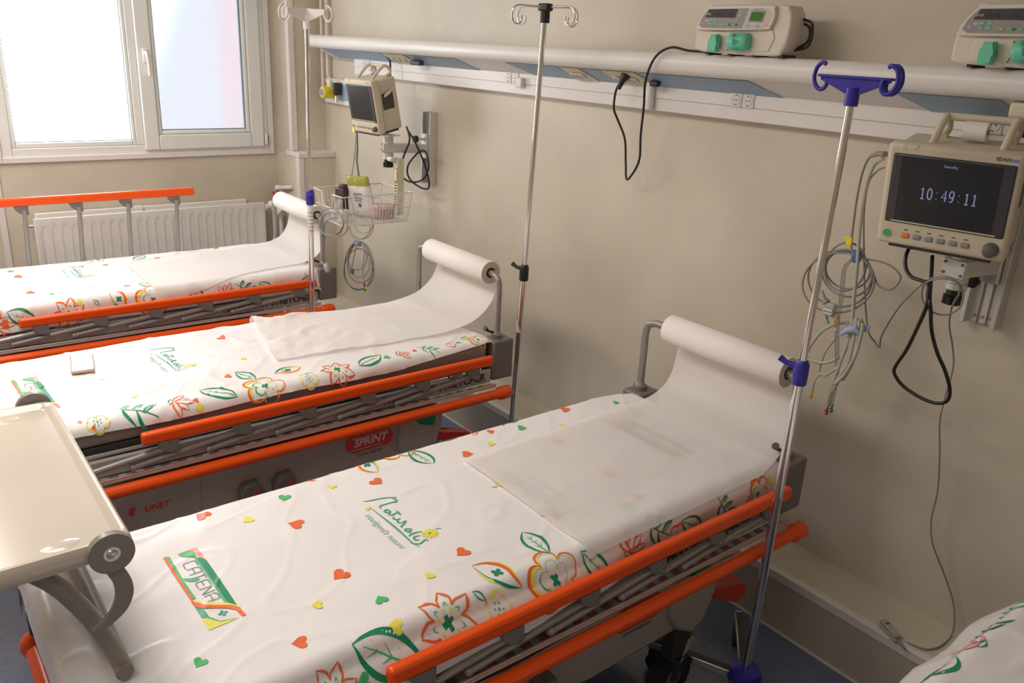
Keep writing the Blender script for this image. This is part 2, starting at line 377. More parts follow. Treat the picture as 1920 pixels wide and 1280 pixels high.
for i in range(46): yy = y0+.03+i*(y1-y0-.06)/46; b.box(-5.119, -5.062, yy, yy+.004, z1-.03, z1-.012, 'radiator')
put('grille', b, rt, True)
b = MB(); b.box(-5.118, -5.092, 1.24, 1.28, z1-.05, z1+.02, 'white_paint', .003); put('wall_bracket', b, rt, True)
b = MB(); b.cyl((-5.09, y0-.02, z1-.05), (-5.09, y0+.02, z1-.05), .009, 'steel'); put('bleed_valve', b, rt, True)
vt = thing('radiator_valve', 'white thermostatic radiator valve with red lever tap and pipe in the corner', 'valve', (-5.02, 2.05, .77))
b = MB(); b.cyl((-5.045, 1.997, .77), (-5.045, 2.03, .77), .017, 'white_paint'); b.cyl((-5.045, 2.03, .77), (-5.03, 2.06, .76), .011, 'brass'); put('union', b, vt, True)
b = MB(); c0 = PXX(509, 383, -4.98); c1 = PXX(525, 398, -4.95)
b.cyl(c0, c1, .024, 'valve_white', 20); b.ball(c0, .024, 'valve_white')
for i in range(9):
    a = i*PI/4.5; ax = (c1-c0).normalized(); u = ax.orthogonal().normalized(); v = ax.cross(u)
    p = c0+(u*math.cos(a)+v*math.sin(a))*.0242+ax*.004; b.tube([p, p+ax*.016], .0016, 'text_grey', 5)
put('thermostat_head', b, vt, True)
b = MB(); p0 = PXX(520, 352, -5.06); p1 = PY(549, 351, 2.13)
b.tube([Vector((p0.x, p0.y, .76)), p0+Vector((0, 0, -.01))], .010, 'brass'); put('riser', b, vt, True)
b = MB(); b.tube([p0, p0+(p1-p0)*.3], .017, 'valve_white', 14); b.tube([p0+(p1-p0)*.3, p1], .013, 'valve_white', 14); b.ball(p0, .018, 'valve_white'); put('elbow', b, vt, True)
b = MB(); q = PXX(516, 368, -4.98); b.tube([q+Vector((0, -.012, .030)), q, q+Vector((0, 0, -.030))], [.008, .006, .008], 'red'); b.cyl(q, q+Vector((-.03, .01, 0)), .006, 'red'); put('lever', b, vt, True)
b = MB(); q = PXX(527, 420, -5.06); b.tube([(q.x, q.y, .01), (q.x, q.y, .78)], .012, 'radiator', 12); put('supply_pipe', b, vt, True)

# ------------------------------------------------------------------ gas outlet panel with pipes
gt = thing('gas_outlet_panel', 'blue and white gas outlet panel with yellow coupling on the wall by the corner pipes', 'gas outlet', (-4.73, YW, 1.49))
b = MB(); b.box(-4.895, -4.50, 2.345, YW, 1.418, 1.562, 'white_paint', .004); put('backplate', b, gt, True)
b = MB(); b.box(-4.878, -4.52, 2.342, 2.346, 1.445, 1.535, 'panel_blue'); put('face', b, gt, True)
b = MB(); b.box(-4.872, -4.828, 2.339, 2.343, 1.513, 1.540, 'orange_label')
for i in range(2): b.box(-4.866, -4.834, 2.3385, 2.3392, 1.521+i*.009, 1.524+i*.009, 'text_grey')
put('label_plate', b, gt, True)
b = MB(); b.cyl((-4.72, 2.342, 1.487), (-4.72, 2.25, 1.487), .034, 'yellow', 24); b.cyl((-4.72, 2.25, 1.487), (-4.72, 2.244, 1.487), .027, 'socket_cream', 24); b.cyl((-4.72, 2.2440, 1.487), (-4.72, 2.243, 1.487), .02, 'cable_grey', 20); put('coupling', b, gt, True)
b = MB(); b.cyl((-4.72, 2.30, 1.50), (-4.72, 2.30, 1.54), .018, 'white_paint'); b.ball((-4.72, 2.30, 1.545), .019, 'white_paint'); put('knob', b, gt, True)
b = MB(); b.box(-4.668, -4.645, 2.29, 2.342, 1.475, 1.545, 'dark_plastic', .006); b.cyl((-4.655, 2.31, 1.47), (-4.655, 2.31, 1.435), .012, 'steel'); put('flow_valve', b, gt, True)
b = MB()
b.tube(catmull([(-4.885, 2.335, H), (-4.885, 2.335, 1.6), (-4.885, 2.335, 1.50), (-4.885, 2.338, 1.46), (-4.88, 2.345, 1.45), (-4.86, 2.36, 1.45)], 6), .011, 'pipe'); put('pipe', b, gt, True)
b = MB(); b.tube(catmull([(-4.835, 2.345, H), (-4.835, 2.345, 1.7), (-4.835, 2.345, 1.60), (-4.832, 2.35, 1.565), (-4.82, 2.36, 1.55)], 6), .011, 'pipe'); put('pipe', b, gt, True)

# ------------------------------------------------------------------ bed-head rail and cable trunking
rail = thing('bed_head_rail', 'long white tubular service rail with blue underside on the wall above the beds', 'wall rail', (-1.9, YW, 1.77))
RX0, RX1 = -4.77, XR-.02; ry, rz, rr_ = 2.225, 1.768, .036
out = []
for i in range(25):
    a = PI*.62-i*PI*1.34/24; out.append((ry-math.cos(a-PI/2+PI/2)*0-math.sin(a)*0, 0))
prof = [(YW, 1.800), (2.245, 1.803)]
for i in range(13): a = PI/2+i*PI/12; prof.append((ry+math.cos(a)*.032, rz+math.sin(a)*.035))
prof += [(2.25, 1.733), (YW, 1.733)]
put('rail_tube', MB().prism(prof, RX0, RX1, 'white_paint', 'x'), rail, True)
prof2 = [(2.245, 1.7325), (YW, 1.7325), (YW, 1.675), (2.335, 1.680)]
put('rail_end_cap', MB().prism([(ry+math.cos(a*PI/12)*.036, rz+math.sin(a*PI/12)*.038) for a in range(24)], RX0-.018, RX0, 'white_paint', 'x'), rail, True)
put('rail_underside', MB().prism(prof2, RX0+.03, RX1, 'white_paint', 'x'), rail, True)
# slanted under-panels: point on slanted face, q=0 top front .. 1 bottom back
def und(x, q, o=.002): return Vector((x, 2.246+(2.333-2.246)*q-o, 1.731+(1.682-1.731)*q-o))
def panel(x0, x1, k, s0=0, s1=0, o=.002):
    b = MB(); vs = [und(x0, 0, o), und(x1, 0, o), und(x1+s1, .94, o), und(x0+s0, .94, o)]; vs += [v+Vector((0, .003, .003)) for v in vs]
    b.add(vs, [(0, 1, 2, 3), (4, 7, 6, 5), (0, 4, 5, 1), (1, 5, 6, 2), (2, 6, 7, 3), (3, 7, 4, 0)], k); return b
for x0, x1, s0, s1 in ((-4.70, -4.02, .06, .03), (-3.77, -3.33, .03, .10), (-2.95, -2.62, .12, .06), (-2.47, -2.37, .04, .05), (-2.17, -1.70, .04, .09), (-1.22, -.94, .08, .03)):
    put('blue_panel', panel(x0, x1, 'panel_blue', s0, s1), rail, True)
def sock_panel(x0, x1, plug=None):
    p = put('socket_plate', panel(x0, x1, 'socket_cream', .04, .05, .004), rail, True)
    n_ = 3; q = .5
    for i in range(n_):
        x = x0+.05+(x1-x0-.04)*i/n_
        b = MB(); c = und(x, q, .006); nrm = Vector((0, -.5, -.87)).normalized(); b.cyl(c, c+nrm*.004, .018, 'socket', 18); b.cyl(c+nrm*.004, c+nrm*.0045, .013, 'socket_dark', 18); put('socket', b, p, True)
    return p
sock_panel(-4.00, -3.79); sock_panel(-2.36, -2.19); sock_panel(-2.60, -2.49)
b = MB(); c = und(-3.70, .5, .01); b.box(c.x-.05, c.x+.04, c.y-.02, c.y+.01, c.z-.012, c.z+.01, 'dark_plastic', .005); put('cable_clip', b, rail, True)
b = MB(); c = und(-2.12, .5, .008); b.box(c.x-.02, c.x+.02, c.y-.01, c.y+.01, c.z-.012, c.z+.008, 'black', .005); put('switch', b, rail, True)
b = MB(); b.box(-.915, -.80, 2.23, 2.345, 1.69, 1.732, 'socket_cream', .01); put('reading_lamp', b, rail, True)
b = MB(); b.cyl((-2.165, 2.312, 1.605), (-2.165, 2.312, 1.70), .016, 'white_paint'); put('conduit', b, rail, True)
# trunking
tk = thing('wall_trunking', 'white three-band cable trunking with sockets running below the service rail', 'trunking', (-1.5, YW, 1.66))
TX0, TX1 = -4.46, XR-.02
put('channel', MB().box(TX0, TX1, 2.325, YW, 1.602, 1.716, 'white_paint', .003), tk, True)
put('cover_strip', MB().box(TX0+.01, TX1, 2.3225, 2.326, 1.646, 1.691, 'white_paint', .001), tk, True)
b = MB(); b.box(TX0, TX1, 2.3246, 2.3252, 1.692, 1.6935, 'socket_dark'); b.box(TX0, TX1, 2.3246, 2.3252, 1.6435, 1.645, 'socket_dark'); put('groove', b, tk, True)
for x in (-4.335, -4.29, -3.02, -2.972, -1.79, -1.742, -.975, -.928):
    b = MB(); b.box(x-.0225, x+.0225, 2.3185, 2.3235, 1.644, 1.689, 'socket', .002)
    p = put('socket', b, tk, True)
    b = MB(); b.cyl((x, 2.3185, 1.6665), (x, 2.3178, 1.6665), .0175, 'socket_dark', 24); b.cyl((x, 2.3178, 1.6665), (x, 2.3172, 1.6665), .0165, 'socket', 24)
    for d in (-.006, .006): b.cyl((x+d, 2.3172, 1.6665), (x+d, 2.3166, 1.6665), .0022, 'black', 8)
    for d in (-.0155, .0125): b.box(x-.003, x+.003, 2.3166, 2.3172, 1.6665+d, 1.6665+d+.003, 'text_grey')
    put('socket_face', b, p, True)
for x in (-2.925, -1.02, -4.245):
    put('switch_block', MB().box(x-.02, x+.02, 2.300, 2.3235, 1.632, 1.672, 'socket', .004), tk, True)
b = MB(); b.cyl((-.885, 2.3185, 1.6665), (-.885, 2.285, 1.6665), .021, 'black'); put('black_plug', b, tk, True)
# ------------------------------------------------------------------ stretchers
ZB = .70
def make_bed(cx, yh, label, raised=False, plate=True):
    t = thing('transport_stretcher', label, 'stretcher', (cx, yh, 0), 'wheeled stretchers side by side')
    put('mattress', MB().box(-.325, .325, -1.88, -.07, .625, ZB-.004, 'vinyl', .022, seg=3), t)
    b = MB(); b.box(-.31, .31, -1.87, -.06, .585, .622, 'dark_plastic', .008)
    p = put('platform', b, t)
    put('platform_edge', MB().box(.311, .318, -1.85, -.10, .588, .600, 'alu', .002), p)
    b = MB(); b.tube([(.326, -.9, .612), (.326, -.14, .612), (.31, -.10, .615)], .008, 'dark_plastic', 8); put('backrest_frame', b, p)
    # chassis cover
    ol = [(-1.50, .335), (-1.47, .42), (-1.40, .458), (-1.28, .462), (-1.24, .43), (-1.02, .43), (-.72, .435), (-.62, .475), (-.30, .478), (-.255, .45), (-.27, .30), (-.33, .265), (-.68, .255), (-.74, .275), (-1.05, .30), (-1.46, .285)]
    b = MB().prism(ol, -.27, .30, 'bed_white', 'x', bev=.012)
    body = put('chassis_cover', b, t)
    f = lambda x: (lambda u, v: Vector((x, u, v)))
    if plate:
        yc, zc = -.585, .400; b = MB(); rr = .036; L2 = .062
        pts = [(yc+L2+rr*math.cos(a), zc+rr*math.sin(a)) for a in [(-PI/2+i*PI/10) for i in range(11)]]+[(yc-L2+rr*math.cos(a), zc+rr*math.sin(a)) for a in [(PI/2+i*PI/10) for i in range(11)]]
        b.prism(pts, .300, .3045, 'red_print', 'x'); b.box(.3045, .306, yc-.075, yc+.075, zc+.020, zc+.024, 'plate_grey'); b.box(.3045, .306, yc-.085, yc+.05, zc-.026, zc-.022, 'plate_grey')
        b.text('SPRINT', lambda u, v: Vector((.3052, yc+u, zc+v)), .042, 'white_paint', shear=.25, bold=.0012)
        b.text('DIVAN DESIGN', lambda u, v: Vector((.3012, yc+.0+u, zc-.052+v)), .016, 'dark_text')
        put('sprint_badge', b, body)
        b = MB(); b.box(.2995, .3008, -1.47, -1.25, .335, .395, 'bed_white'); b.text('LINET', lambda u, v: Vector((.3014, -1.345+u, .366+v)), .029, 'red_print', shear=.2, bold=.001)
        b.add([(.3012, -1.435, .378), (.3012, -1.405, .378), (.3012, -1.42, .35)], [(0, 1, 2)], 'plate_grey'); b.add([(.3016, -1.425, .385), (.3016, -1.405, .385), (.3016, -1.418, .352), (.3016, -1.43, .365)], [(0, 1, 2, 3)], 'red_print')
        put('linet_badge', b, body)
        b = MB(); b.box(.29, .304, -1.235, -1.205, .295, .455, 'bed_white', .004); put('seam_cover', b, body)
    for yy in (-1.05, -.93):
        b = MB(); b.prism([(yy-.035, .30), (yy-.04, .345), (yy-.02, .372), (yy+.025, .375), (yy+.035, .35), (yy+.03, .30)], .30, .345, 'grey_plastic', 'x', bev=.006)
        b.prism([(yy-.018, .325), (yy-.002, .338), (yy+.02, .352), (yy+.014, .335)], .345, .347, 'red_print', 'x'); put('hand_control', b, body)
    # columns and chassis
    for yy in (-1.25, -.55):
        b = MB(); b.cyl((0, yy, .44), (0, yy, .60), .05, 'steel'); b.cyl((0, yy, .17), (0, yy, .30), .075, 'grey_plastic'); put('lift_column', b, t)
    b = MB(); b.box(-.09, .09, -1.62, -.30, .13, .19, 'grey_plastic', .015)
    for yy in (-1.60, -.32): b.box(-.27, .27, yy-.04, yy+.04, .14, .19, 'grey_plastic', .015)
    put('undercarriage', b, t)
    for sx in (-1, 1):
        for yy in (-1.62, -.34):
            x = .27*sx; b = MB(); b.tube([(x, yy, .20), (x, yy-.03, .14), (x, yy-.045, .085)], [.035, .03, .02], 'bed_white', 12); b.box(x-.03, x+.03, yy-.06, yy-.03, .07, .16, 'dark_plastic', .005)
            c = put('caster', b, t)
            b = MB(); b.cyl((x-.02, yy-.045, .076), (x+.02, yy-.045, .076), .074, 'wheel', 24); b.cyl((x-.022, yy-.045, .076), (x+.022, yy-.045, .076), .03, 'grey_plastic', 16); put('wheel', b, c)
            if yy > -1:
                b = MB(); b.prism([(yy-.12, .45), (yy-.02, .46), (yy+.05, .43), (yy+.06, .36), (yy+.02, .27), (yy-.03, .245), (yy-.09, .28), (yy-.13, .34)], x-.045*1, x+.05, 'bed_white', 'x', bev=.012)
                b.box(x-.02, x+.03, yy-.07, yy-.0, .14, .27, 'dark_plastic', .006)
                put('caster_housing', b, c)
                b = MB(); b.prism([(yy+.04, .37), (yy+.10, .345), (yy+.20, .325), (yy+.215, .28), (yy+.17, .265), (yy+.11, .30), (yy+.04, .335)], x+.0, x+.05, 'red', 'x', bev=.006); put('brake_pedal', b, c)
                b = MB(); b.prism([(yy-.07, .455), (yy-.01, .475), (yy+.035, .435), (yy+.02, .40), (yy-.04, .42)], x-.03, x+.056, 'green', 'x', bev=.006); put('steer_pedal', b, c)
    # bumpers
    for sx in (1, -1):
        b = MB(); x = .388*sx; b.tube([(x, -1.70, .50), (x, -.06, .50)], .0192, 'orange', 16); b.tube([(x, -.07, .50), (x, -.055, .50), (x, -.01, .50), (x, .0, .50)], [.0192, .0265, .0265, .019], 'orange', 16); b.ball((x, -1.70, .50), .0192, 'orange'); put('side_bumper', b, t)
        # side frame with plate
        s_ = sx; b = MB(); b.box(min(.318*s_, .336*s_), max(.318*s_, .336*s_), -1.72, -.06, .530, .585, 'plate_grey', .004)
        side = put('side_frame', b, t)
        b = MB(); b.box(min(.336*s_, .372*s_), max(.336*s_, .372*s_), -1.72, -.06, .522, .528, 'plate_grey', .001)
        if sx > 0:
            for i in range(32):
                yy = -1.68+i*.05
                b.box(.338, .366, yy, yy+.027, .5282, .5286, 'grey_plastic'); b.box(.350, .358, yy+.008, yy+.020, .5287, .5290, 'red_print')
            b.box(.366, .372, -1.72, -.06, .527, .537, 'alu', .001)
        put('rail_shelf', b, side)
        if sx > 0:
            b = MB(); b.box(.336, .338, -.60, -.085, .535, .582, 'plate_grey', .0005); b.text('TRANSPORT STRETCHER', lambda u, v: Vector((.3392, -.092+u, .560+v)), .041, 'dark_text', 'RIGHT', bold=.0012); put('name_plate', b, side)
            b = MB(); b.box(.322, .342, -.26, -.20, .585, .600, 'steel', .003); put('latch', b, side)
    b = MB(); b.tube([(-.30, -1.895, .50), (.30, -1.895, .50)], .022, 'orange', 16); put('foot_bumper', b, t)
    for sx in (-1, 1):
        b = MB(); b.cyl((.29*sx, -1.888, .53), (.29*sx, -1.888, .635), .014, 'dark_plastic'); b.box(.29*sx-.02, .29*sx+.02, -1.895, -1.86, .55, .60, 'dark_plastic', .004); fp = put('foot_post', b, t)
        b = MB(); b.ball((.29*sx, -1.895, .505), .031, 'orange', sc_=(1, 1, 1.05)); put('bumper_cap', b, fp)
    # folded near side rail, far one folded or raised
    for sx in (1, -1):
        up = raised and sx < 0
        zt = 1.0 if up else (.643 if sx > 0 else (.600 if cx < -.5 else .565)); x = .372*sx
        y0, y1 = (-1.385, -.085 if (cx < -.5 or sx > 0) else -.5)
        if up: y0, y1 = -1.74, -.415
        b = MB().box(x-.014, x+.014, y0, y1, zt-.021, zt+.019, 'orange', .010, seg=3)
        bar = put('rail_bar', b, t)
        if up: br = [-.521+0, -.757, -.983, -1.218, -1.45, -1.69]
        else: br = [-1.31+i*.226 for i in range(6 if (cx < -.5 or sx > 0) else 4)]
        for yy in br:
            b = MB(); z1 = zt-.020
            pts = [(yy+.03, z1), (yy+.03, z1-.042)]+[(yy+.03-.06*math.sin(a), z1-.045*math.cos(a)) for a in [i*PI/12 for i in range(0, 7)]]
            if sx > 0 or True: b.prism(pts, x-.008+.002*sx, x+.010+.002*sx, 'grey_plastic', 'x', bev=.002)
            b.cyl((x+.012*sx, yy+.012, z1-.030), (x+.0155*sx, yy+.012, z1-.030), .004, 'steel', 10)
            k = put('rail_bracket', b, bar)
            b = MB(); xi = x-.005*sx
            if up: b.tube([(xi, yy+.012, z1-.02), (xi, yy-.005, .60)], .0105, 'grey_metal', 10)
            else:
                b.tube([(xi, yy+.01, z1-.028), (xi, yy-.33, .556)], .0105, 'grey_metal', 10); b.ball((xi, yy-.33, .556), .012, 'grey_metal')
            put('rail_arm', b, bar)
    # head corner boxes and paper-roll holder
    for x in (-.335, .255):
        b = MB(); b.box(x+.0, x+.085, -.055, .045, .535, .70, 'grey_plastic', .008); b.cyl((x+.04, -.01, .70), (x+.04, -.01, .715), .024, 'grey_plastic'); b.cyl((x+.04, -.01, .715), (x+.04, -.01, .73), .019, 'grey_metal', 20, r2=.013); put('corner_box', b, t)
    xr = RX[1]; b = MB(); r = .0125
    b.tube(catmull([(-.295, -.01, .71), (-.295, -.01, .84), (-.295, -.01, .905), (-.285, -.01, .937), (-.255, -.01, .95), (-.215, -.01, .952), (0, -.01, .952), (.215, -.01, .952), (.262, -.01, .95), (.288, -.01, .937), (.297, -.01, .905), (.297, -.01, .84), (.297, -.01, .71)], 6), r, 'grey_metal', 14)
    hold = put('roll_holder', b, t)
    b = MB(); b.tube([(.297, -.03, .725), (.297, -.055, .735), (.297, -.07, .75)], [.005, .005, .012], 'black', 8); put('clamp_screw', b, hold)
    return t
RX = (-.205, .245)
BEDS = {'near': (-1.51, 2.03), 'mid': (-2.785, 1.92), 'far': (-4.10, 1.80), 'right': (-.17, 2.11)}
make_bed(*BEDS['near'], 'grey and orange wheeled stretcher in the foreground with a tray over its foot')
make_bed(*BEDS['mid'], 'grey and orange wheeled stretcher in the middle with a phone on its sheet')
make_bed(*BEDS['far'], 'grey and orange wheeled stretcher by the radiator with its far guard rail raised', raised=True)
make_bed(*BEDS['right'], 'wheeled stretcher at the right edge of which only the draped corner shows')

# ------------------------------------------------------------------ printed sheets
HW = .33; RF = .028
def wr(s, t, seed, amp):
    a = noise.noise(Vector((s*5+seed, t*3.1, seed))); b_ = noise.noise(Vector((s*14+t*6, t*9-s*5, seed+7)))
    c = noise.noise(Vector((s*4-t*2, t*5+s*7, seed+3))); c = max(0, 1-abs(c)*9)**2
    return amp*(a*.0055+.0045+b_*.0013+c*.0024)
def surf(bed, s, t, off=0.0):
    """flat sheet coordinates (s across, t along, 0 at head) -> world"""
    cx, yh = BEDS[bed]; seed, amp = {'near': (1, .8), 'mid': (5, 1.7), 'far': (9, 1.0), 'right': (13, 1.2)}[bed]
    hw = HW
    if s < 0 and t > -.24: hw = HW-(.05 if bed != 'right' else .025)*min(1, (t+.24)/.2)**2
    a = abs(s); sg = 1 if s > 0 else -1; A = a-(hw-RF)
    if A <= 0: x = a; zd = 0; nx, nz = 0, 1
    else:
        th = min(A/RF, PI/2); x = hw-RF+RF*math.sin(th); zd = RF*(1-math.cos(th)); rest = max(0, A-RF*PI/2); zd += rest
        x += (min(rest, .10)*.75 if (bed == 'right' and s < 0) else rest*.06)+(.032*(1-math.exp(-rest/.02))*max(0, min(1, (-t-.55)/.4)) if (bed == 'near' and s > 0) else 0); nx, nz = math.sin(th), math.cos(th)
    tf = -1.915 if bed != 'near' else -1.898; B = (tf+RF)-t; ny = 0
    if B > 0:
        th = min(B/RF, PI/2); y = tf+RF-RF*math.sin(th); zd += RF*(1-math.cos(th))+max(0, B-RF*PI/2); ny = -math.sin(th); nz *= math.cos(th)
        y -= max(0, B-RF*PI/2)*.25
    else: y = t
    te = -.045; B = t-(te-RF)
    if B > 0:
        th = min(B/RF, PI/2); y = te-RF+RF*math.sin(th); zd += RF*(1-math.cos(th))+max(0, B-RF*PI/2); ny = math.sin(th); nz *= math.cos(th)
    lift = 0
    n = Vector((nx*sg, ny, nz)); n = n.normalized() if n.length > 1e-6 else Vector((sg, 0, 0))
    w_ = wr(s, t, seed, amp)
    if A > RF*1.6 and bed != 'mid': w_ += .004*math.sin(t*23+seed)*min(1, (A-RF*1.6)*14)
    return Vector((cx+x*sg, yh+y, ZB+.0005-zd))+n*(w_+off)
class Pr:
    """print designs laid on a sheet, written into the sheet's own mesh"""
    def __init__(s, b, bed): s.b = b; s.bed = bed; s.k = 0
    def fn(s, s0, t0, rot, sc_, fy=1):
        s.k += 1; off = .0010+.00012*(s.k % 6); ca, sa = math.cos(rot), math.sin(rot)
        return lambda u, v: surf(s.bed, s0+(u*ca-v*fy*sa)*sc_, t0+(u*sa+v*fy*ca)*sc_, off)
    def poly(s, p, T, c): s.b.flat(p, s.fn(*T), c, .012/T[3])
    def line(s, p, w_, T, c, closed=False, n=6, smooth=True): s.b.stroke(p, w_, s.fn(*T), c, n, closed, smooth)
    def heart(s, x, y, r, rot, c):
        P = []
        for i in range(22):
            a = 2*PI*i/22; P.append((math.sin(a)**3, .8125*math.cos(a)-.3125*math.cos(2*a)-.125*math.cos(3*a)-.0625*math.cos(4*a)))
        s.poly(P, (x, y, rot, r), c)
    def cross(s, T, r, c='dark_green_print'):
        a = r*.34; s.poly([(-a, -r), (a, -r), (a, -a), (r, -a), (r, a), (a, a), (a, r), (-a, r), (-a, a), (-r, a), (-r, -a), (-a, -a)], T, c)
    def dot(s, x, y, r, T, c): s.poly([(x+r*math.cos(i*PI/5), y+r*math.sin(i*PI/5)) for i in range(10)], T, c)
    def flower(s, x, y, r, rot):
        T = (x, y, rot, r)
        def ring(R, k, w0, w1, c, ph=0):
            P = []; W = []
            for i in range(60):
                a = 2*PI*i/60; q = R*(.60+.40*abs(math.cos(2.5*a))**.62); P.append((q*math.cos(a), q*math.sin(a))); W.append(w0+w1*max(0, math.cos(a+ph))**1*(abs(math.cos(2.5*a))**.5))
            s.line(P, W, T, c, True, 2)
        ring(1.0, 5, .022, .07, 'orange_print', 2.4); ring(.90, 5, .012, .055, 'yellow_print', 2.4); ring(.58, 5, .006, .04, 'green_print', 1.5)
        s.cross(T, .17)
        for i in range(5): a = 2*PI*(i+.5)/5; s.dot(.34*math.cos(a), .34*math.sin(a), .05, T, 'yellow_print')
    def star(s, x, y, r, rot):
        T = (x, y, rot, r); N = 7
        for i in range(N):
            a = 2*PI*i/N; ca, sa = math.cos(a), math.sin(a); q = lambda u, v: (u*ca-v*sa, u*sa+v*ca)
            s.line([q(.42, -.20), q(.66, -.24), q(.84, -.13), q(1.0, .02)], [.02, .045, .05, .012], T, 'orange_print')
            s.line([q(.42, .20), q(.62, .19), q(.80, .10), q(1.0, .0)], [.02, .03, .03, .012], T, 'orange_print')
            s.line([q(.40, -.08), q(.52, 0), q(.40, .08)], [.004, .022, .004], T, 'green_print'); s.dot(*q(.30, .14), .055, T, 'yellow_print')
        s.cross(T, .2)
    def yflower(s, x, y, r, rot, c='yellow_print', d='green_print'):
        T = (x, y, rot, r); P = []; W = []
        for i in range(48): a = 2*PI*i/48; q = .66+.28*abs(math.cos(2.5*a))**.7; P.append((q*math.cos(a), q*math.sin(a))); W.append(.04+.05*math.cos(a)**2)
        s.line(P, W, T, c, True, 2); s.dot(0, 0, .09, T, d)
        for i in range(6): a = i*PI/3; s.dot(.3*math.cos(a), .3*math.sin(a), .065, T, d)
    def leaf(s, x, y, r, rot, c='dark_green_print', c2='green_print', veins=True, thick=1):
        T = (x, y, rot, r)
        s.line([(-1, 0), (-.5, .36), (.1, .48), (.6, .34), (1, 0)], [v*thick for v in (.015, .05, .075, .06, .01)], T, c)
        s.line([(-1, 0), (-.45, -.34), (.15, -.46), (.6, -.33), (1, 0)], [v*thick for v in (.02, .06, .09, .05, .01)], T, c)
        if veins:
            s.line([(-.85, 0), (-.1, .02), (.75, 0)], [.035, .025, .008], T, c2)
            for u in (-.4, 0, .35): s.line([(u, .01), (u+.22, .2)], [.018, .006], T, c2, smooth=False); s.line([(u, 0), (u+.22, -.2)], [.018, .006], T, c2, smooth=False)
    def eye(s, x, y, r, rot, fy=1):
        T = (x, y, rot, r, fy)
        s.line([(-1, .12), (-.6, .42), (-.1, .50), (.3, .34), (.6, .05), (1.1, -.08)], [.01, .055, .09, .09, .06, .01], T, 'orange_print')
        s.line([(-.6, .50), (-.1, .60), (.35, .44), (.66, .13), (1.0, -.02)], [.01, .03, .035, .03, .005], T, 'yellow_print')
        s.line([(-1, .10), (-.6, -.28), (-.2, -.52), (.1, -.54)], [.008, .025, .05, .03], T, 'yellow_print'); s.line([(-1, .10), (-.55, -.22), (-.15, -.42), (.2, -.42)], [.006, .022, .03, .02], T, 'green_print')
        s.line([(.0, -.48), (.5, -.40), (1.0, -.12)], [.05, .06, .01], T, 'dark_green_print'); s.cross(T, .22)
    def smallleaf(s, x, y, r, rot, c='dark_green_print'):
        T = (x, y, rot, r); s.line([(-1, 0), (-.2, .38), (.7, .1), (1.1, -.1)], [.02, .09, .06, .01], T, c); s.line([(-1, 0), (-.1, -.28), (.7, -.02)], [.02, .09, .02], T, c)
    def sprig(s, x, y, r, rot, c='dark_green_print'):
        T = (x, y, rot, r)
        s.line([(-1, -.1), (0, 0), (1, .15)], [.02, .03, .02], T, c)
        for u, v, q in ((-.6, .5, .1), (-.1, .7, .2), (.4, .75, .3)):
            s.line([(u, 0), (u+.02, v*.6), (u+q, v)], [.02, .07, .03], T, c); s.line([(u+.05, 0), (u+.2, v*.5), (u+q+.02, v)], [.01, .03, .01], T, c)
        s.line([(.1, 0), (.5, -.4), (1.1, -.55)], [.02, .08, .01], T, c); s.line([(-.5, 0), (-.2, -.4), (.4, -.6)], [.02, .08, .01], T, c)
    def lotus(s, x, y, r, rot, c='orange_print'):
        T = (x, y, rot, r)
        for u in (-1, 1):
            s.line([(0, -.35), (u*.6, -.25), (u*1.0, .25), (u*.55, .15), (0, -.2)], [.03, .06, .015, .04, .02], T, c); s.line([(0, -.25), (u*.45, .1), (u*.5, .65), (u*.15, .3)], [.02, .045, .012, .03], T, c)
        s.line([(-.15, -.1), (-.2, .5), (0, .95), (.2, .5), (.15, -.1)], [.02, .04, .02, .04, .02], T, c); s.smallleaf(x+.45*r*math.sin(rot), y-.5*r*math.cos(rot), r*.4, rot)
    def label(s, x, y, rot):
        T = (x, y, rot, 1.0); L0, W0 = .1445, .0365
        q = lambda P: [(a-L0, b-W0) for a, b in P]
        for c, P in (('green_print', [(.0, .006), (.004, .013), (.115, .011), (.18, .013), (.178, .008), (.113, .006)]),
                     ('dark_green_print', [(.041, .059), (.045, .067), (.062, .074), (.145, .074), (.248, .073), (.229, .0595), (.139, .061)]),
                     ('green_print', [(.041, .055), (.041, .0585), (.139, .0605), (.229, .059), (.222, .055), (.139, .057)]),
                     ('pink_print', [(.0, .02), (.001, .073), (.061, .074), (.043, .065), (.022, .064), (.004, .055)]),
                     ('green_print', [(.006, .03), (.003, .044), (.009, .057), (.026, .062), (.04, .06), (.028, .047), (.018, .036)]),
                     ('orange_print', [(0, 0), (0, .008), (.044, .009), (.117, .008), (.179, .010), (.177, .002), (.095, 0)]),
                     ('yellow_print', [(.182, .011), (.204, .020), (.218, .042), (.232, .064), (.25, .076), (.262, .076), (.243, .066), (.23, .046), (.213, .021), (.192, .009)]),
                     ('orange_print', [(.167, .003), (.192, .008), (.213, .021), (.229, .046), (.242, .065), (.261, .074), (.289, .076), (.288, .068), (.261, .065), (.246, .054), (.233, .035), (.221, .014), (.207, .003), (.189, .001)]),
                     ('teal_print', [(.206, .002), (.221, .013), (.253, .015), (.248, .002)]),
                     ('yellow_print', [(.25, .002), (.259, .016), (.277, .029), (.288, .063), (.29, .002)]),
                     ('green_print', [(.224, .014), (.254, .015), (.276, .029), (.289, .065), (.280, .029), (.257, .011)])):
            s.poly(q(P), T, c)
        s.cross((x+(.256-L0)*math.cos(rot)-(.041-W0)*math.sin(rot), y+(.256-L0)*math.sin(rot)+(.041-W0)*math.cos(rot), rot, 1), .0095, 'teal_print')
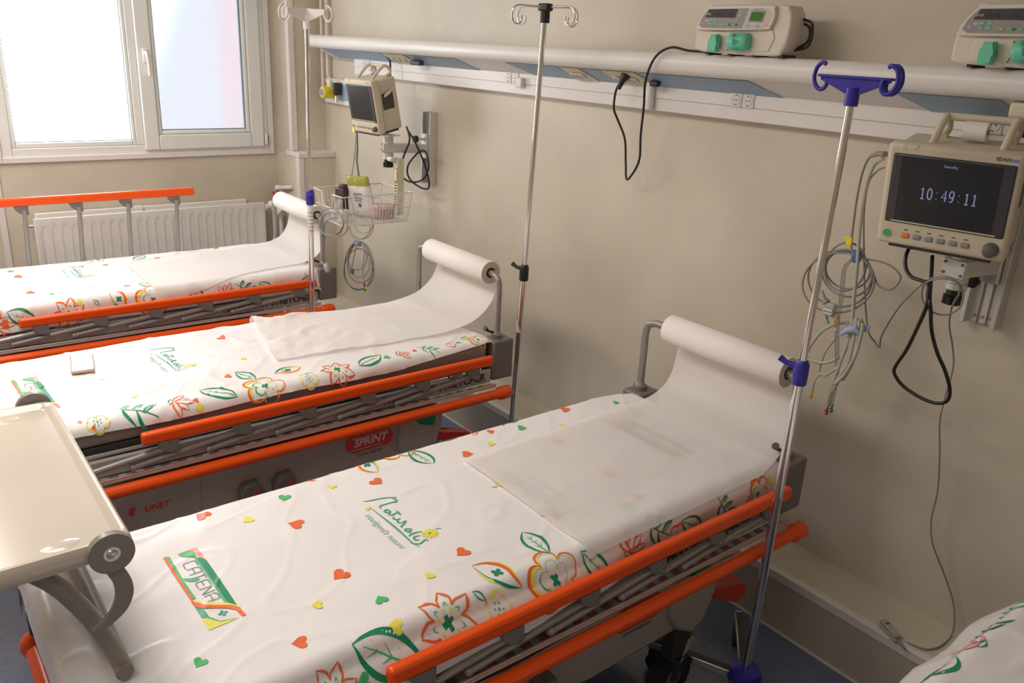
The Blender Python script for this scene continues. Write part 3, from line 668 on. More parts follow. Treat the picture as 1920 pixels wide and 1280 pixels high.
        # CATENA in thin squared strokes
        G = {'C': [[(1, 1), (.15, 1), (0, .85), (0, .15), (.15, 0), (1, 0)]], 'A': [[(0, 0), (0, .8), (.2, 1), (1, 1), (1, 0)], [(0, .45), (1, .45)]], 'T': [[(0, 1), (1, 1)], [(.45, 1), (.45, 0)]], 'E': [[(1, 1), (.2, 1), (0, .85), (0, .15), (.15, 0), (1, 0)], [(0, .5), (.8, .5)]], 'N': [[(0, 0), (0, 1), (.9, 0), (.9, 1)]]}
        for i, ch in enumerate('CATENA'):
            ox = .047+i*.0275-L0
            for st in G[ch]:
                st = [(ox+u*.021, .0275+v*.026-W0) for u, v in st]
                for p, r_ in zip(st, st[1:]): s.b.stroke([p, r_], .0012, s.fn(*T), 'label_grey', 2, smooth=False)
        s.poly(q([(.098, .012), (.104, .02), (.112, .034), (.120, .042), (.124, .030), (.117, .019), (.108, .013)]), T, 'green_print')
    def logo(s, x, y, rot):
        T = (x, y, rot, 1.0)
        for P in ([(-0.15, -0.032), (-0.144, -0.011), (-0.14, 0.01), (-0.131, 0.031), (-0.121, 0.047)],
                  [(-0.123, 0.034), (-0.112, 0.039), (-0.104, 0.035), (-0.107, 0.017), (-0.109, 0.001), (-0.107, -0.01), (-0.097, -0.011)],
                  [(-0.075, 0.001), (-0.084, -0.001), (-0.084, -0.009), (-0.078, -0.011), (-0.071, -0.003), (-0.076, 0.002), (-0.067, -0.006), (-0.063, -0.011)],
                  [(-0.057, 0.019), (-0.059, 0.007), (-0.058, -0.003), (-0.06, -0.009)], [(-0.067, 0.014), (-0.055, 0.013), (-0.045, 0.014)],
                  [(-0.048, -0.002), (-0.045, -0.008), (-0.036, -0.007), (-0.033, 0.004)], [(-0.034, 0.006), (-0.028, -0.006), (-0.019, -0.007), (-0.015, -0.003)],
                  [(-0.015, -0.003), (-0.016, 0.009), (-0.01, 0.005), (-0.003, -0.009), (0.003, -0.012)], [(0.018, 0.004), (0.014, -0.007), (0.019, -0.012), (0.026, -0.007), (0.022, 0.003), (0.029, -0.006), (0.034, -0.008)],
                  [(0.045, 0.019), (0.04, 0.005), (0.04, -0.008), (0.044, -0.017)], [(0.057, 0.006), (0.054, -0.006), (0.059, -0.013), (0.067, -0.012), (0.072, -0.005)],
                  [(0.054, 0.05), (0.059, 0.064)], [(0.088, 0.01), (0.079, 0.007), (0.083, -0.003), (0.086, -0.014), (0.072, -0.029)]):
            s.line(P, [.0012]+[.0024]*(len(P)-2)+[.0015], T, 'teal_print', n=5)
        s.line([(-0.121, -0.033), (-0.078, -0.029), (-0.032, -0.026), (0.022, -0.024), (0.072, -0.025), (0.099, -0.02)], [.0004, .0014, .0025, .0025, .0018, .0006], T, 'teal_print')
        for i in range(12):
            a = i*PI/6; s.line([(.063+.006*math.cos(a), .029+.006*math.sin(a)), (.063+.014*math.cos(a), .029+.014*math.sin(a)), (.063+.022*math.cos(a), .029+.022*math.sin(a))], [.001, .0034, .0004], T, 'yellow_print', n=3)
        s.dot(.063, .029, .0085, T, 'yellow_print'); s.dot(.063, .029, .0045, T, 'teal_print'); s.dot(-.113, -.040, .006, T, 'yellow_print'); s.dot(-.113, -.040, .0018, T, 'teal_print')
        f0 = s.fn(*T)
        s.b.text('inteligența naturii', lambda u, v: f0(-.007+u, -.054+v), .0245, 'teal_print', shear=.35, bold=-.0003)
def grid(bed, s0, s1, t0, t1, d=.0095, hem=None, foot=None):
    d = .007 if bed == 'near' else d; b = MB(); ns = max(2, int((s1-s0)/d)); nt = max(2, int((t1-t0)/d)); vs = []
    for i in range(nt+1):
        t = t0+(t1-t0)*i/nt; a1 = hem(t) if hem else s1
        for j in range(ns+1): vs.append(surf(bed, s0+(a1-s0)*j/ns, t))
    fs = [(i*(ns+1)+j, i*(ns+1)+j+1, (i+1)*(ns+1)+j+1, (i+1)*(ns+1)+j) for i in range(nt) for j in range(ns)]
    return b.add(vs, fs, 'sheet_white')
Z = math.radians
# near sheet
b = grid('near', -.42, .43, -1.935, -.02); P = Pr(b, 'near')
for x, y, r, rot, c in ((-.128, -1.346, .021, -40, 'orange_print'), (.106, -1.349, .021, 20, 'orange_print'), (-.21, -1.087, .02, 110, 'orange_print'), (.184, -1.083, .019, 15, 'orange_print'), (-.294, -.354, .019, 160, 'orange_print'), (-.209, -.798, .019, 150, 'orange_print'), (.258, -1.51, .017, -20, 'orange_print'), (-.286, -1.514, .02, -60, 'orange_print'),
                        (-.26, -1.319, .016, 60, 'green_print'), (.23, -1.319, .015, -90, 'green_print'), (-.261, -.56, .016, 150, 'green_print'), (-.247, -.172, .013, 150, 'green_print'), (.206, -1.683, .014, 40, 'green_print'), (-.208, -1.433, .015, 20, 'yellow_print'), (-.249, -1.194, .012, 60, 'yellow_print'), (.219, -1.194, .012, 30, 'yellow_print'), (.173, -1.434, .013, -20, 'yellow_print'), (.315, -1.333, .016, -30, 'yellow_print'), (-.201, -.444, .014, 150, 'yellow_print'), (-.223, -.701, .014, 150, 'yellow_print'),
                        (-.127, -.531, .019, 160, 'orange_print'), (.107, -.54, .019, 30, 'orange_print'), (.175, -.445, .014, 30, 'yellow_print'), (.183, -.797, .018, 170, 'orange_print'), (.234, -.564, .015, 0, 'orange_print'), (.375, -1.43, .017, 0, 'green_print'), (.25, -.62, .016, 20, 'green_print')):
    P.heart(x, y, r, Z(rot), c)
P.label(-.019, -1.605, 0); P.logo(.013, -1.132, 0); P.label(-.008, -.27, PI); P.logo(.041, -.786, PI)
P.eye(.289, -1.063, .060, Z(39)); P.flower(.352, -.936, .070, Z(40)); P.leaf(.244, -.917, .052, Z(179)); P.leaf(.362, -.812, .052, Z(39))
P.star(.345, -1.222, .070, Z(18)); P.yflower(.356, -1.100, .032, Z(20)); P.smallleaf(.325, -1.135, .019, Z(39)); P.leaf(.355, -1.362, .080, Z(-121), thick=1.1)
P.star(.375, -1.49, .05, 0); P.lotus(.352, -.689, .05, Z(60)); P.sprig(.345, -.595, .055, Z(50)); P.leaf(.375, -.46, .05, Z(60)); P.yflower(.38, -.52, .03, 0, 'orange_print'); P.flower(.372, -.18, .05, 0); P.sprig(.37, -.33, .05, Z(30)); P.heart(.345, -.13, .012, 0, 'yellow_print')
P.eye(-.300, -1.066, .048, Z(195)); P.flower(-.345, -.955, .062, Z(30)); P.leaf(-.264, -.917, .054, Z(10)); P.sprig(-.335, -.555, .055, Z(120)); P.lotus(-.34, -.70, .045, Z(180)); P.leaf(-.335, -.78, .05, Z(110)); P.star(-.36, -1.22, .06, 0); P.heart(-.29, -.655, .013, Z(180), 'orange_print')
put('printed_sheet', b, org=(-1.51, 2.03, ZB), sharp=0, label='white disposable sheet with orange and green flower print on the foreground stretcher', cat='sheet', group='printed sheets on the stretchers')
# middle sheet: narrow near hem that lifts towards the head
b = grid('mid', -.37, .372, -2.0, -.02, hem=lambda t: .347-.025*max(0, (t+.45)/.4) if t > -.45 else .347+.004*math.sin(t*9)); P = Pr(b, 'mid')
for x, y, r, rot, c in ((-.201, -1.136+.2, .018, 120, 'orange_print'), (-.30, -.75, .012, 60, 'green_print'), (.18, -1.05, .014, 0, 'orange_print'), (.20, -1.35, .013, 0, 'yellow_print'), (.06, -.95, .012, 0, 'yellow_print'), (.31, -1.20, .010, 0, 'orange_print'), (.335, -1.195, .014, 0, 'yellow_print'), (.30, -1.53, .008, 0, 'orange_print'), (.33, -1.50, .008, 0, 'orange_print'), (.29, -.506, .015, 0, 'green_print'), (.275, -.38, .010, 0, 'orange_print'), (.25, -.52, .012, 40, 'yellow_print'), (.27, -.14, .014, 0, 'yellow_print'), (.29, -.19, .012, 30, 'green_print'), (.0, -1.40, .012, 0, 'yellow_print'), (-.22, -.70, .016, 20, 'yellow_print')):
    P.heart(x, y, r, Z(rot), c)
P.label(.03, -1.60, Z(3)); P.logo(-.045, -1.155, Z(4))
P.yflower(.315, -1.486, .034, 0); P.sprig(.300, -1.38, .068, Z(51)); P.lotus(.300, -1.249, .048, Z(-20), 'orange_print'); P.leaf(.285, -1.120, .062, Z(228)); P.flower(.308, -.975, .066, Z(15)); P.leaf(.205, -1.0, .046, Z(24)); P.eye(.225, -.858, .050, Z(-75)); P.yflower(.318, -.825, .032, 0); P.star(.305, -.712, .060, Z(8))
P.leaf(.285, -.573, .062, Z(115)); P.lotus(.285, -.439, .038, Z(10)); P.sprig(.285, -.325, .045, Z(30), 'green_print'); P.yflower(.290, -.225, .022, 0, 'orange_print'); P.flower(.300, -.105, .040, 0); P.smallleaf(.255, -.14, .022, Z(120), 'green_print'); P.smallleaf(.23, -.87, .015, Z(30)); P.sprig(.335, -1.60, .04, 0, 'green_print'); P.lotus(.265, -1.60, .03, 0, 'pink_print')
put('printed_sheet', b, org=(-2.785, 1.92, ZB), sharp=0, label='white disposable sheet with flower print under the phone on the middle stretcher', cat='sheet', group='printed sheets on the stretchers')
# far sheet
b = grid('far', -.40, .42, -2.0, -.02); P = Pr(b, 'far')
for x, y, r, rot, c in ((-.174, -1.082+.16, .016, 120, 'orange_print'), (-.252, -.98, .013, 120, 'yellow_print'), (-.24, -1.315, .015, 60, 'green_print'), (-.14, -1.30, .02, 20, 'orange_print'), (.157, -1.30, .02, 20, 'orange_print'), (.22, -1.23, .015, 0, 'green_print'), (.235, -.93, .016, 60, 'orange_print'), (-.209, -.673, .016, 60, 'orange_print'), (-.292, -.347, .015, 120, 'orange_print'), (-.26, -.56, .014, 100, 'yellow_print'), (-.248, -.174, .013, 60, 'green_print'), (-.245, -.40, .012, 60, 'yellow_print'), (.2, -1.07, .012, 0, 'yellow_print'), (.387, -1.345, .017, 0, 'green_print'), (.335, -1.145, .015, 0, 'yellow_print'), (.38, -1.43, .02, 0, 'orange_print')):
    P.heart(x, y, r, Z(rot), c)
P.logo(-.07, -1.06, 0); P.eye(-.292, -.93, .050, Z(150)); P.flower(-.345, -.80, .055, 0); P.leaf(-.262, -.745, .050, Z(-40))
P.leaf(.365, -1.36, .062, Z(-119)); P.star(.375, -1.19, .068, Z(14)); P.smallleaf(.345, -1.08, .019, Z(39)); P.eye(.340, -.99, .055, Z(42)); P.flower(.362, -.85, .072, Z(35)); P.leaf(.25, -.85, .045, Z(30)); P.leaf(.365, -.66, .055, Z(15)); P.lotus(.375, -.52, .05, Z(60)); P.sprig(.37, -.43, .055, Z(50)); P.leaf(.37, -.33, .04, Z(60)); P.yflower(.38, -.26, .03, 0); P.lotus(.385, -1.45, .06, 0); P.sprig(.37, -.12, .04, 0)
put('printed_sheet', b, org=(-4.10, 1.80, ZB), sharp=0, label='white disposable sheet with flower print on the stretcher by the radiator', cat='sheet', group='printed sheets on the stretchers')
# right sheet
b = grid('right', -.58, .42, -2.0, -.02); P = Pr(b, 'right')
P.yflower(-.335, -.13, .03, 0, 'orange_print', 'orange_print'); P.heart(-.27, -.26, .02, Z(120), 'orange_print'); P.sprig(-.335, -.25, .05, Z(80), 'green_print'); P.sprig(-.34, -.38, .05, Z(80)); P.lotus(-.33, -.47, .05, Z(90), 'pink_print'); P.leaf(-.335, -.6, .06, Z(80)); P.flower(-.34, -.8, .06, 0)
put('printed_sheet', b, org=(-.17, 1.98, ZB), sharp=0, label='white disposable sheet with flower print draping the stretcher corner at the lower right', cat='sheet', group='printed sheets on the stretchers')

# ------------------------------------------------------------------ paper rolls and the paper drawn from them
LIFT = {'near': [(-.16, .711), (-.10, .716), (-.045, .728), (.000, .752), (.025, .79), (.036, .84), (.038, .90)], 'mid': [(-.30, .712), (-.22, .718), (-.14, .730), (-.07, .748), (-.02, .778), (.015, .82), (.034, .87), (.039, .91)], 'far': [(-.2, .711), (-.12, .715), (-.06, .725), (-.01, .75), (.025, .80), (.038, .86), (.038, .91)]}
def roll(bed, f0, f1, h0, h1, tf0, tf1, label, label2, crumple=0):
    """f0,f1: side positions at the front end; h0,h1: at the head; tf0,tf1: front end t at each side"""
    cx, yh = BEDS[bed]; r0, r1 = RX; yc, zc, R = -.01, .952, .046
    r0, r1 = {'near': (-.192, .262), 'mid': (-.20, .24), 'far': (-.205, .245)}[bed]; TL = LIFT[bed][0][0]
    b = MB(); N = 36; prof = [(r0, .021), (r0, R-.001), (r0+.0015, R), (r1-.0015, R), (r1, R-.001), (r1, .021)]
    vs = []; fs = []; mi = []
    for x, r in prof:
        for j in range(N): a = 2*PI*j/N; vs.append((cx+x, yh+yc+math.cos(a)*r, zc+math.sin(a)*r))
    side = [(i*N+j, i*N+(j+1) % N, (i+1)*N+(j+1) % N, (i+1)*N+j) for i in (1, 2, 3) for j in range(N)]
    ends = [(i*N+j, i*N+(j+1) % N, (i+1)*N+(j+1) % N, (i+1)*N+j) for i in (0, 4) for j in range(N)]
    b.add(vs, side, 'paper_roll'); b.add(vs, ends, 'roll_end')
    t = thing('paper_roll', label, 'paper roll', (cx, yh+yc, zc), 'paper rolls at the head of the stretchers')
    put('roll', b, t, True)
    b = MB(); b.tube([(cx+r0+.002, yh+yc, zc), (cx+r1-.002, yh+yc, zc)], .021, 'black', 20, cap=False)
    for x in (r0+.002, r1-.002): b.ring((cx+x, yh+yc, zc), .0128, .021, 'x', .002, 'black')
    put('core', b, t, True)
    b = MB(); NS = 36
    lift = catmull([p+(0,) for p in LIFT[bed]]+[(yc+R+.0006, zc, 0)], 6)
    rows = []
    nt = 56
    for i in range(nt+1):
        q = i/nt; row = []
        for j in range(NS+1):
            w_ = j/NS; tf = tf0+(tf1-tf0)*w_; t_ = tf+(TL-tf)*q
            s0 = f0+(h0-f0)*q; s1 = f1+(h1-f1)*q; s_ = s0+(s1-s0)*w_
            off = .0042
            e = 1-min(1, q*nt/4)
            off += .004*e*(.5+.5*math.sin(w_*7))
            if crumple: off += crumple*max(0, 1-q*1.3)*(.30+max(0, 1-abs(noise.noise(Vector((s_*5+t_*3, t_*6-s_*4, 4.4))))*5)*1.2+.5*noise.noise(Vector((s_*20+t_*9, t_*18, 1))))
            off += .0025*(1+noise.noise(Vector((s_*6+cx, t_*4, 2.2))))
            row.append(surf(bed, s_, t_, off))
        rows.append(row)
    rb = [surf(bed, h0+(h1-h0)*j/NS, TL, .0042+.0025*(1+noise.noise(Vector(((h0+(h1-h0)*j/NS)*6+cx, TL*4, 2.2))))) for j in range(NS+1)]
    n2 = len(lift)
    for i in range(1, n2):
        q = i/(n2-1); row = []
        for j in range(NS+1):
            w_ = j/NS; s0 = h0+(r0+.004-h0)*q; s1 = h1+(r1-.004-h1)*q
            y_, z_ = lift[i][0], lift[i][1]; k = max(0, 1-q*2.6); k = k*k
            base = Vector((cx+s0+(s1-s0)*w_, yh+y_, z_))
            d = rb[j]-Vector((cx+h0+(h1-h0)*w_, yh+TL, LIFT[bed][0][1]))
            row.append(base+d*k+Vector((0, .003*math.sin(w_*5)*math.sin(q*PI), 0)))
        rows.append(row)
    vs = [v for r in rows for v in r]; W = NS+1
    b.add(vs, [(i*W+j, i*W+j+1, (i+1)*W+j+1, (i+1)*W+j) for i in range(len(rows)-1) for j in range(NS)], 'paper')
    put('loose_paper', b, t, True, sharp=0)
roll('near', -.178, .338, -.20, .325, -.835, -.835, 'white paper roll on the foreground stretcher with paper drawn over its sheet', '')
roll('mid', -.345, .145, -.275, .19, -.765, -.87, 'white paper roll on the middle stretcher with crumpled paper drawn out', '', crumple=.013)
roll('far', -.095, .395, -.26, .25, -.85, -.84, 'white paper roll on the stretcher by the radiator', '')
# ------------------------------------------------------------------ overbed tray
tt = thing('bed_tray', 'cream plastic bed tray with folding grey legs over the foot of the foreground stretcher', 'tray', (-1.63, .05, .99))
x0, x1, y0, y1, zt = -1.975, -1.317, -.19, .262, 1.0
def rrect(x0, x1, y0, y1, r, n=6):
    P = []
    for cx_, cy_, a0 in ((x1-r, y1-r, 0), (x0+r, y1-r, PI/2), (x0+r, y0+r, PI), (x1-r, y0+r, 1.5*PI)):
        for i in range(n+1): a = a0+i*PI/2/n; P.append((cx_+r*math.cos(a), cy_+r*math.sin(a)))
    return P
b = MB(); loops = []
for ins, z in ((0, .968), (-.004, .978), (0, .994), (.004, 1.0), (.010, 1.0), (.016, .994), (.022, .991)): loops.append([(p[0], p[1], z) for p in rrect(x0+ins, x1-ins, y0+ins, y1-ins, .022)])
n = len(loops[0]); vs = [v for l in loops for v in l]; fs = []
for i in range(len(loops)-1):
    for j in range(n): fs.append((i*n+j, i*n+(j+1) % n, (i+1)*n+(j+1) % n, (i+1)*n+j))
fs.append(tuple((len(loops)-1)*n+j for j in range(n))); fs.append(tuple(range(n-1, -1, -1)))
b.fl |= {len(fs)-1, len(fs)-2}; b.add(vs, fs, 'tray')
# raised finger rests in two corners
for cx_, cy_ in ((x1-.045, y1-.10), (x0+.05, y1-.10)): b.ball((cx_, cy_, .990), .03, 'tray', sc_=(.6, 1.1, .10), nu=18)
put('tray_top', b, tt, True)
for sx, xx in ((1, x1), (-1, x0)):
    xo = xx+sx*.004
    b = MB(); b.cyl((xo-sx*.002, .225, .985), (xo+sx*.012, .225, .985), .036, 'tray_leg', 32); b.ring((xo+sx*.012, .225, .985), .010, .034, 'x', sx*.001, 'tray_leg')
    pts = catmull([(.225, .955), (.236, .925), (.236, .895), (.222, .868), (.195, .848)], 5)
    L = [Vector(p+(0,)) if False else Vector((p[0], p[1], 0)) for p in pts]
    lo = [(p.x-.014, p.y) for p in L]; hi = [(p.x+.014, p.y) for p in L[::-1]]
    b.prism(lo+hi, min(xo, xo+sx*.009), max(xo, xo+sx*.009), 'tray_leg', 'x')
    h = put('hinge_plate', b, tt, True)
    b = MB(); b.ball((xo+sx*.013, .225, .985), .009, 'steel', sc_=(.5, 1, 1)); b.ring((xo+sx*.0125, .225, .985), .009, .013, 'x', sx*.001, 'steel'); put('bolt', b, h, True)
b = MB(); b.tube(catmull([(-1.345, .115, .965), (-1.345, .15, .92), (-1.345, .19, .84), (-1.345, .215, .765), (-1.348, .224, .733), (-1.375, .226, .7235), (-1.88, .226, .7235), (-1.912, .224, .733), (-1.915, .215, .765), (-1.915, .19, .84), (-1.915, .15, .92), (-1.915, .115, .965)], 6), .0155, 'tray_leg', 16); put('leg', b, tt, True)
b = MB(); b.tube(catmull([(-1.345, -.10, .965), (-1.345, -.14, .60), (-1.345, -.15, .03), (-1.38, -.15, .016), (-1.88, -.15, .016), (-1.915, -.15, .03), (-1.915, -.14, .60), (-1.915, -.10, .965)], 6), .0155, 'tray_leg', 16); put('leg', b, tt, True)

# ------------------------------------------------------------------ phone
c = [PZ(132, 672, .717), PZ(175, 667, .717), PZ(178, 700, .717), PZ(134, 705, .717)]
zb = max(surf('mid', s_, t_).z for s_ in (-.25, -.2, -.15, -.1, -.06) for t_ in (-1.52, -1.49, -1.46, -1.43, -1.40, -1.37))+.001
Mx = Matrix.Translation((-2.925, .492, zb)) @ Matrix.Rotation(Z(-10), 4, 'Z')
pt = thing('smartphone', 'smartphone in a copper case lying face up on the middle sheet', 'phone', M=Mx)
put('phone_case', MB().box(-.081, .081, -.036, .036, 0, .010, 'phone_body', .004, seg=3), pt)
put('phone_display', MB().box(-.077, .077, -.032, .032, .0095, .0108, 'phone_glass', .0006), pt)

# ------------------------------------------------------------------ IV poles
def ivpole(bot, top, zc, style, label, base_a, leg):
    t = thing('iv_pole', label, 'IV pole', (bot[0], bot[1], 0), 'drip stands between the stretchers')
    B = Vector(bot); T = Vector(top); f = lambda z: B+(T-B)*((z-B.z)/(T.z-B.z)); xb, yb = B.x, B.y
    low, up, plast = {'blue': ('chrome', 'chrome', 'blue_plastic'), 'black': ('chrome', 'chrome', 'black'), 'white': ('chrome', 'chrome', 'white_paint')}[style]
    put('lower_tube', MB().tube([f(.10), f(zc)], .0125, low, 20), t, True)
    put('upper_tube', MB().tube([f(zc-.05), f(T.z)], .009 if style != 'black' else .010, up, 18), t, True)
    cp = 'black' if style == 'black' else 'blue_plastic'
    b = MB(); c = f(zc); b.tube([c+Vector((0, 0, -.035)), c+Vector((0, 0, -.03)), c+Vector((0, 0, .02)), c+Vector((0, 0, .03))], [.0165, .0185, .0185, .013], cp, 20); put('height_collar', b, t, True)
    sgn = 1 if style == 'white' else -1
    b = MB(); u = Vector((sgn*.8, -.25, 0)).normalized(); b.tube([c+u*.012+Vector((0, 0, .012)), c+u*.038+Vector((0, 0, .014)), c+u*.058+Vector((0, 0, .024))], [.009, .007, .009], cp, 10); put('clamp_knob', b, t, True)
    if style == 'blue':
        b = MB(); b.tube([T+Vector((0, 0, -.035)), T+Vector((0, 0, .005))], .0155, plast, 20)
        # web
        b.prism([(T.x-.085, T.z+.028), (T.x+.085, T.z+.028), (T.x+.085, T.z+.020), (T.x+.015, T.z-.01), (T.x-.015, T.z-.01), (T.x-.085, T.z+.018)], T.y-.004, T.y+.004, plast, 'y', bev=.001)
        b.box(T.x-.09, T.x+.09, T.y-.011, T.y+.011, T.z+.024, T.z+.030, plast, .002)
        put('hanger_head', b, t, True)
        for sg in (-1, 1):
            pts = [(.072, .028), (.070, .006), (.082, -.004), (.096, .003), (.104, .022), (.100, .044), (.088, .055), (.078, .052)]
            for dy in ((0,) if sg < 0 else (-.008, .010)):
                b = MB(); b.tube(catmull([Vector((T.x+sg*a, T.y+dy, T.z+.0+c_)) for a, c_ in pts], 6), .0048, plast, 10); put('hook', b, t, True)
    elif style == 'black':
        b = MB(); b.tube([T+Vector((0, 0, -.045)), T+Vector((0, 0, -.005))], .0175, plast, 18); b.box(T.x-.026, T.x+.026, T.y-.016, T.y+.016, T.z-.006, T.z+.020, plast, .006); put('hanger_head', b, t, True)
        for a, l in ((0, 1), (PI, 1), (Z(60), .75), (Z(240), .75)):
            d = Vector((math.cos(a), math.sin(a), 0))
            b = MB(); b.tube(catmull([T+d*q*l+Vector((0, 0, zz)) for q, zz in ((.02, .008), (.09, .010), (.132, .010), (.152, -.002), (.158, -.024), (.148, -.046), (.128, -.052), (.112, -.040), (.112, -.022))], 6), .0034, 'chrome', 8); put('hook', b, t, True)
        b = MB(); c = f(.70); b.tube([c, c+Vector((0, 0, .05))], .0131, 'socket_cream', 18); put('tape', b, t, True)
    else:
        b = MB(); b.tube([T+Vector((0, 0, -.05)), T+Vector((0, 0, .005))], .015, plast, 18)
        for a in (Z(18), Z(108), Z(198), Z(288)):
            d = Vector((math.cos(a), math.sin(a), 0)); q = d.cross(Vector((0, 0, 1)))
            o_ = [T+d*.0+Vector((0, 0, -.025)), T+d*.105+Vector((0, 0, .010)), T+d*.105+Vector((0, 0, .026)), T+Vector((0, 0, .028))]
            vs = [p+q*.005 for p in o_]+[p-q*.005 for p in o_]; b.add(vs, [(0, 1, 2, 3), (7, 6, 5, 4), (0, 4, 5, 1), (1, 5, 6, 2), (2, 6, 7, 3), (3, 7, 4, 0)], plast)
        put('hanger_head', b, t, True)
        for a in (Z(18), Z(108), Z(198), Z(288)):
            d = Vector((math.cos(a), math.sin(a), 0))
            b = MB(); b.tube(catmull([T+d*q+Vector((0, 0, zz)) for q, zz in ((.098, .016), (.104, -.006), (.120, -.018), (.138, -.010), (.144, .012), (.134, .032), (.118, .040))], 6), .0042, plast, 8); put('hook', b, t, True)
        b = MB(); c = f(zc-.16); b.tube([c, f(zc-.04)], .0131, 'white_paint', 18)
        for i in range(6): cc = f(zc-.15+i*.016); b.ring(cc, .0132, .0134, 'z', .002, 'text_grey', 18)
        put('label_sleeve', b, t, True)
    b = MB()
    if style == 'blue': b.tube([(xb, yb, .085), (xb, yb, .095), (xb, yb, .125), (xb, yb, .135)], [.045, .05, .042, .02], 'blue_plastic', 26)
    else: b.tube([(xb, yb, .085), (xb, yb, .135)], [.04, .02], 'grey_plastic', 20)
    put('hub', b, t, True)
    for i in range(5):
        if style == 'blue' and i == 3: continue
        a = base_a+i*2*PI/5; d = Vector((math.cos(a), math.sin(a), 0)); M_ = Matrix.Translation((xb, yb, 0)) @ Matrix.Rotation(a, 4, 'Z')
        b = MB(); b.box(.02, leg, -.013, .013, .082, .108, 'steel', .003, M=M_); b.box(.03, leg-.01, -.011, .011, .108, .1095, 'dark_plastic', 0, M=M_); l = put('leg', b, t, True)
        b = MB(); b.cyl(M_ @ Vector((leg-.02, 0, .075)), M_ @ Vector((leg-.02, 0, .084)), .012, 'dark_plastic'); b.cyl(M_ @ Vector((leg-.035, -.011, .032)), M_ @ Vector((leg-.035, .011, .032)), .0315, 'wheel', 20); b.box(leg-.055, leg-.01, -.014, .014, .05, .077, 'dark_plastic', .005, M=M_); put('caster', b, l, True)
ivpole((-1.087, 1.800, .1), (-1.072, 1.80, 1.742), 1.06, 'blue', 'chrome drip stand with blue hook head and blue collar beside the foreground stretcher', Z(203), .30)
ivpole((-2.52, 2.03, .1), (-2.445, 2.03, 1.925), .955, 'black', 'chrome drip stand with black head and four wire hooks against the wall', Z(-15), .13)
ivpole((-3.44, 1.55, .1), (-3.376, 1.55, 1.872), 1.135, 'white', 'chrome drip stand with white plastic head beside the far stretcher', Z(10), .28)

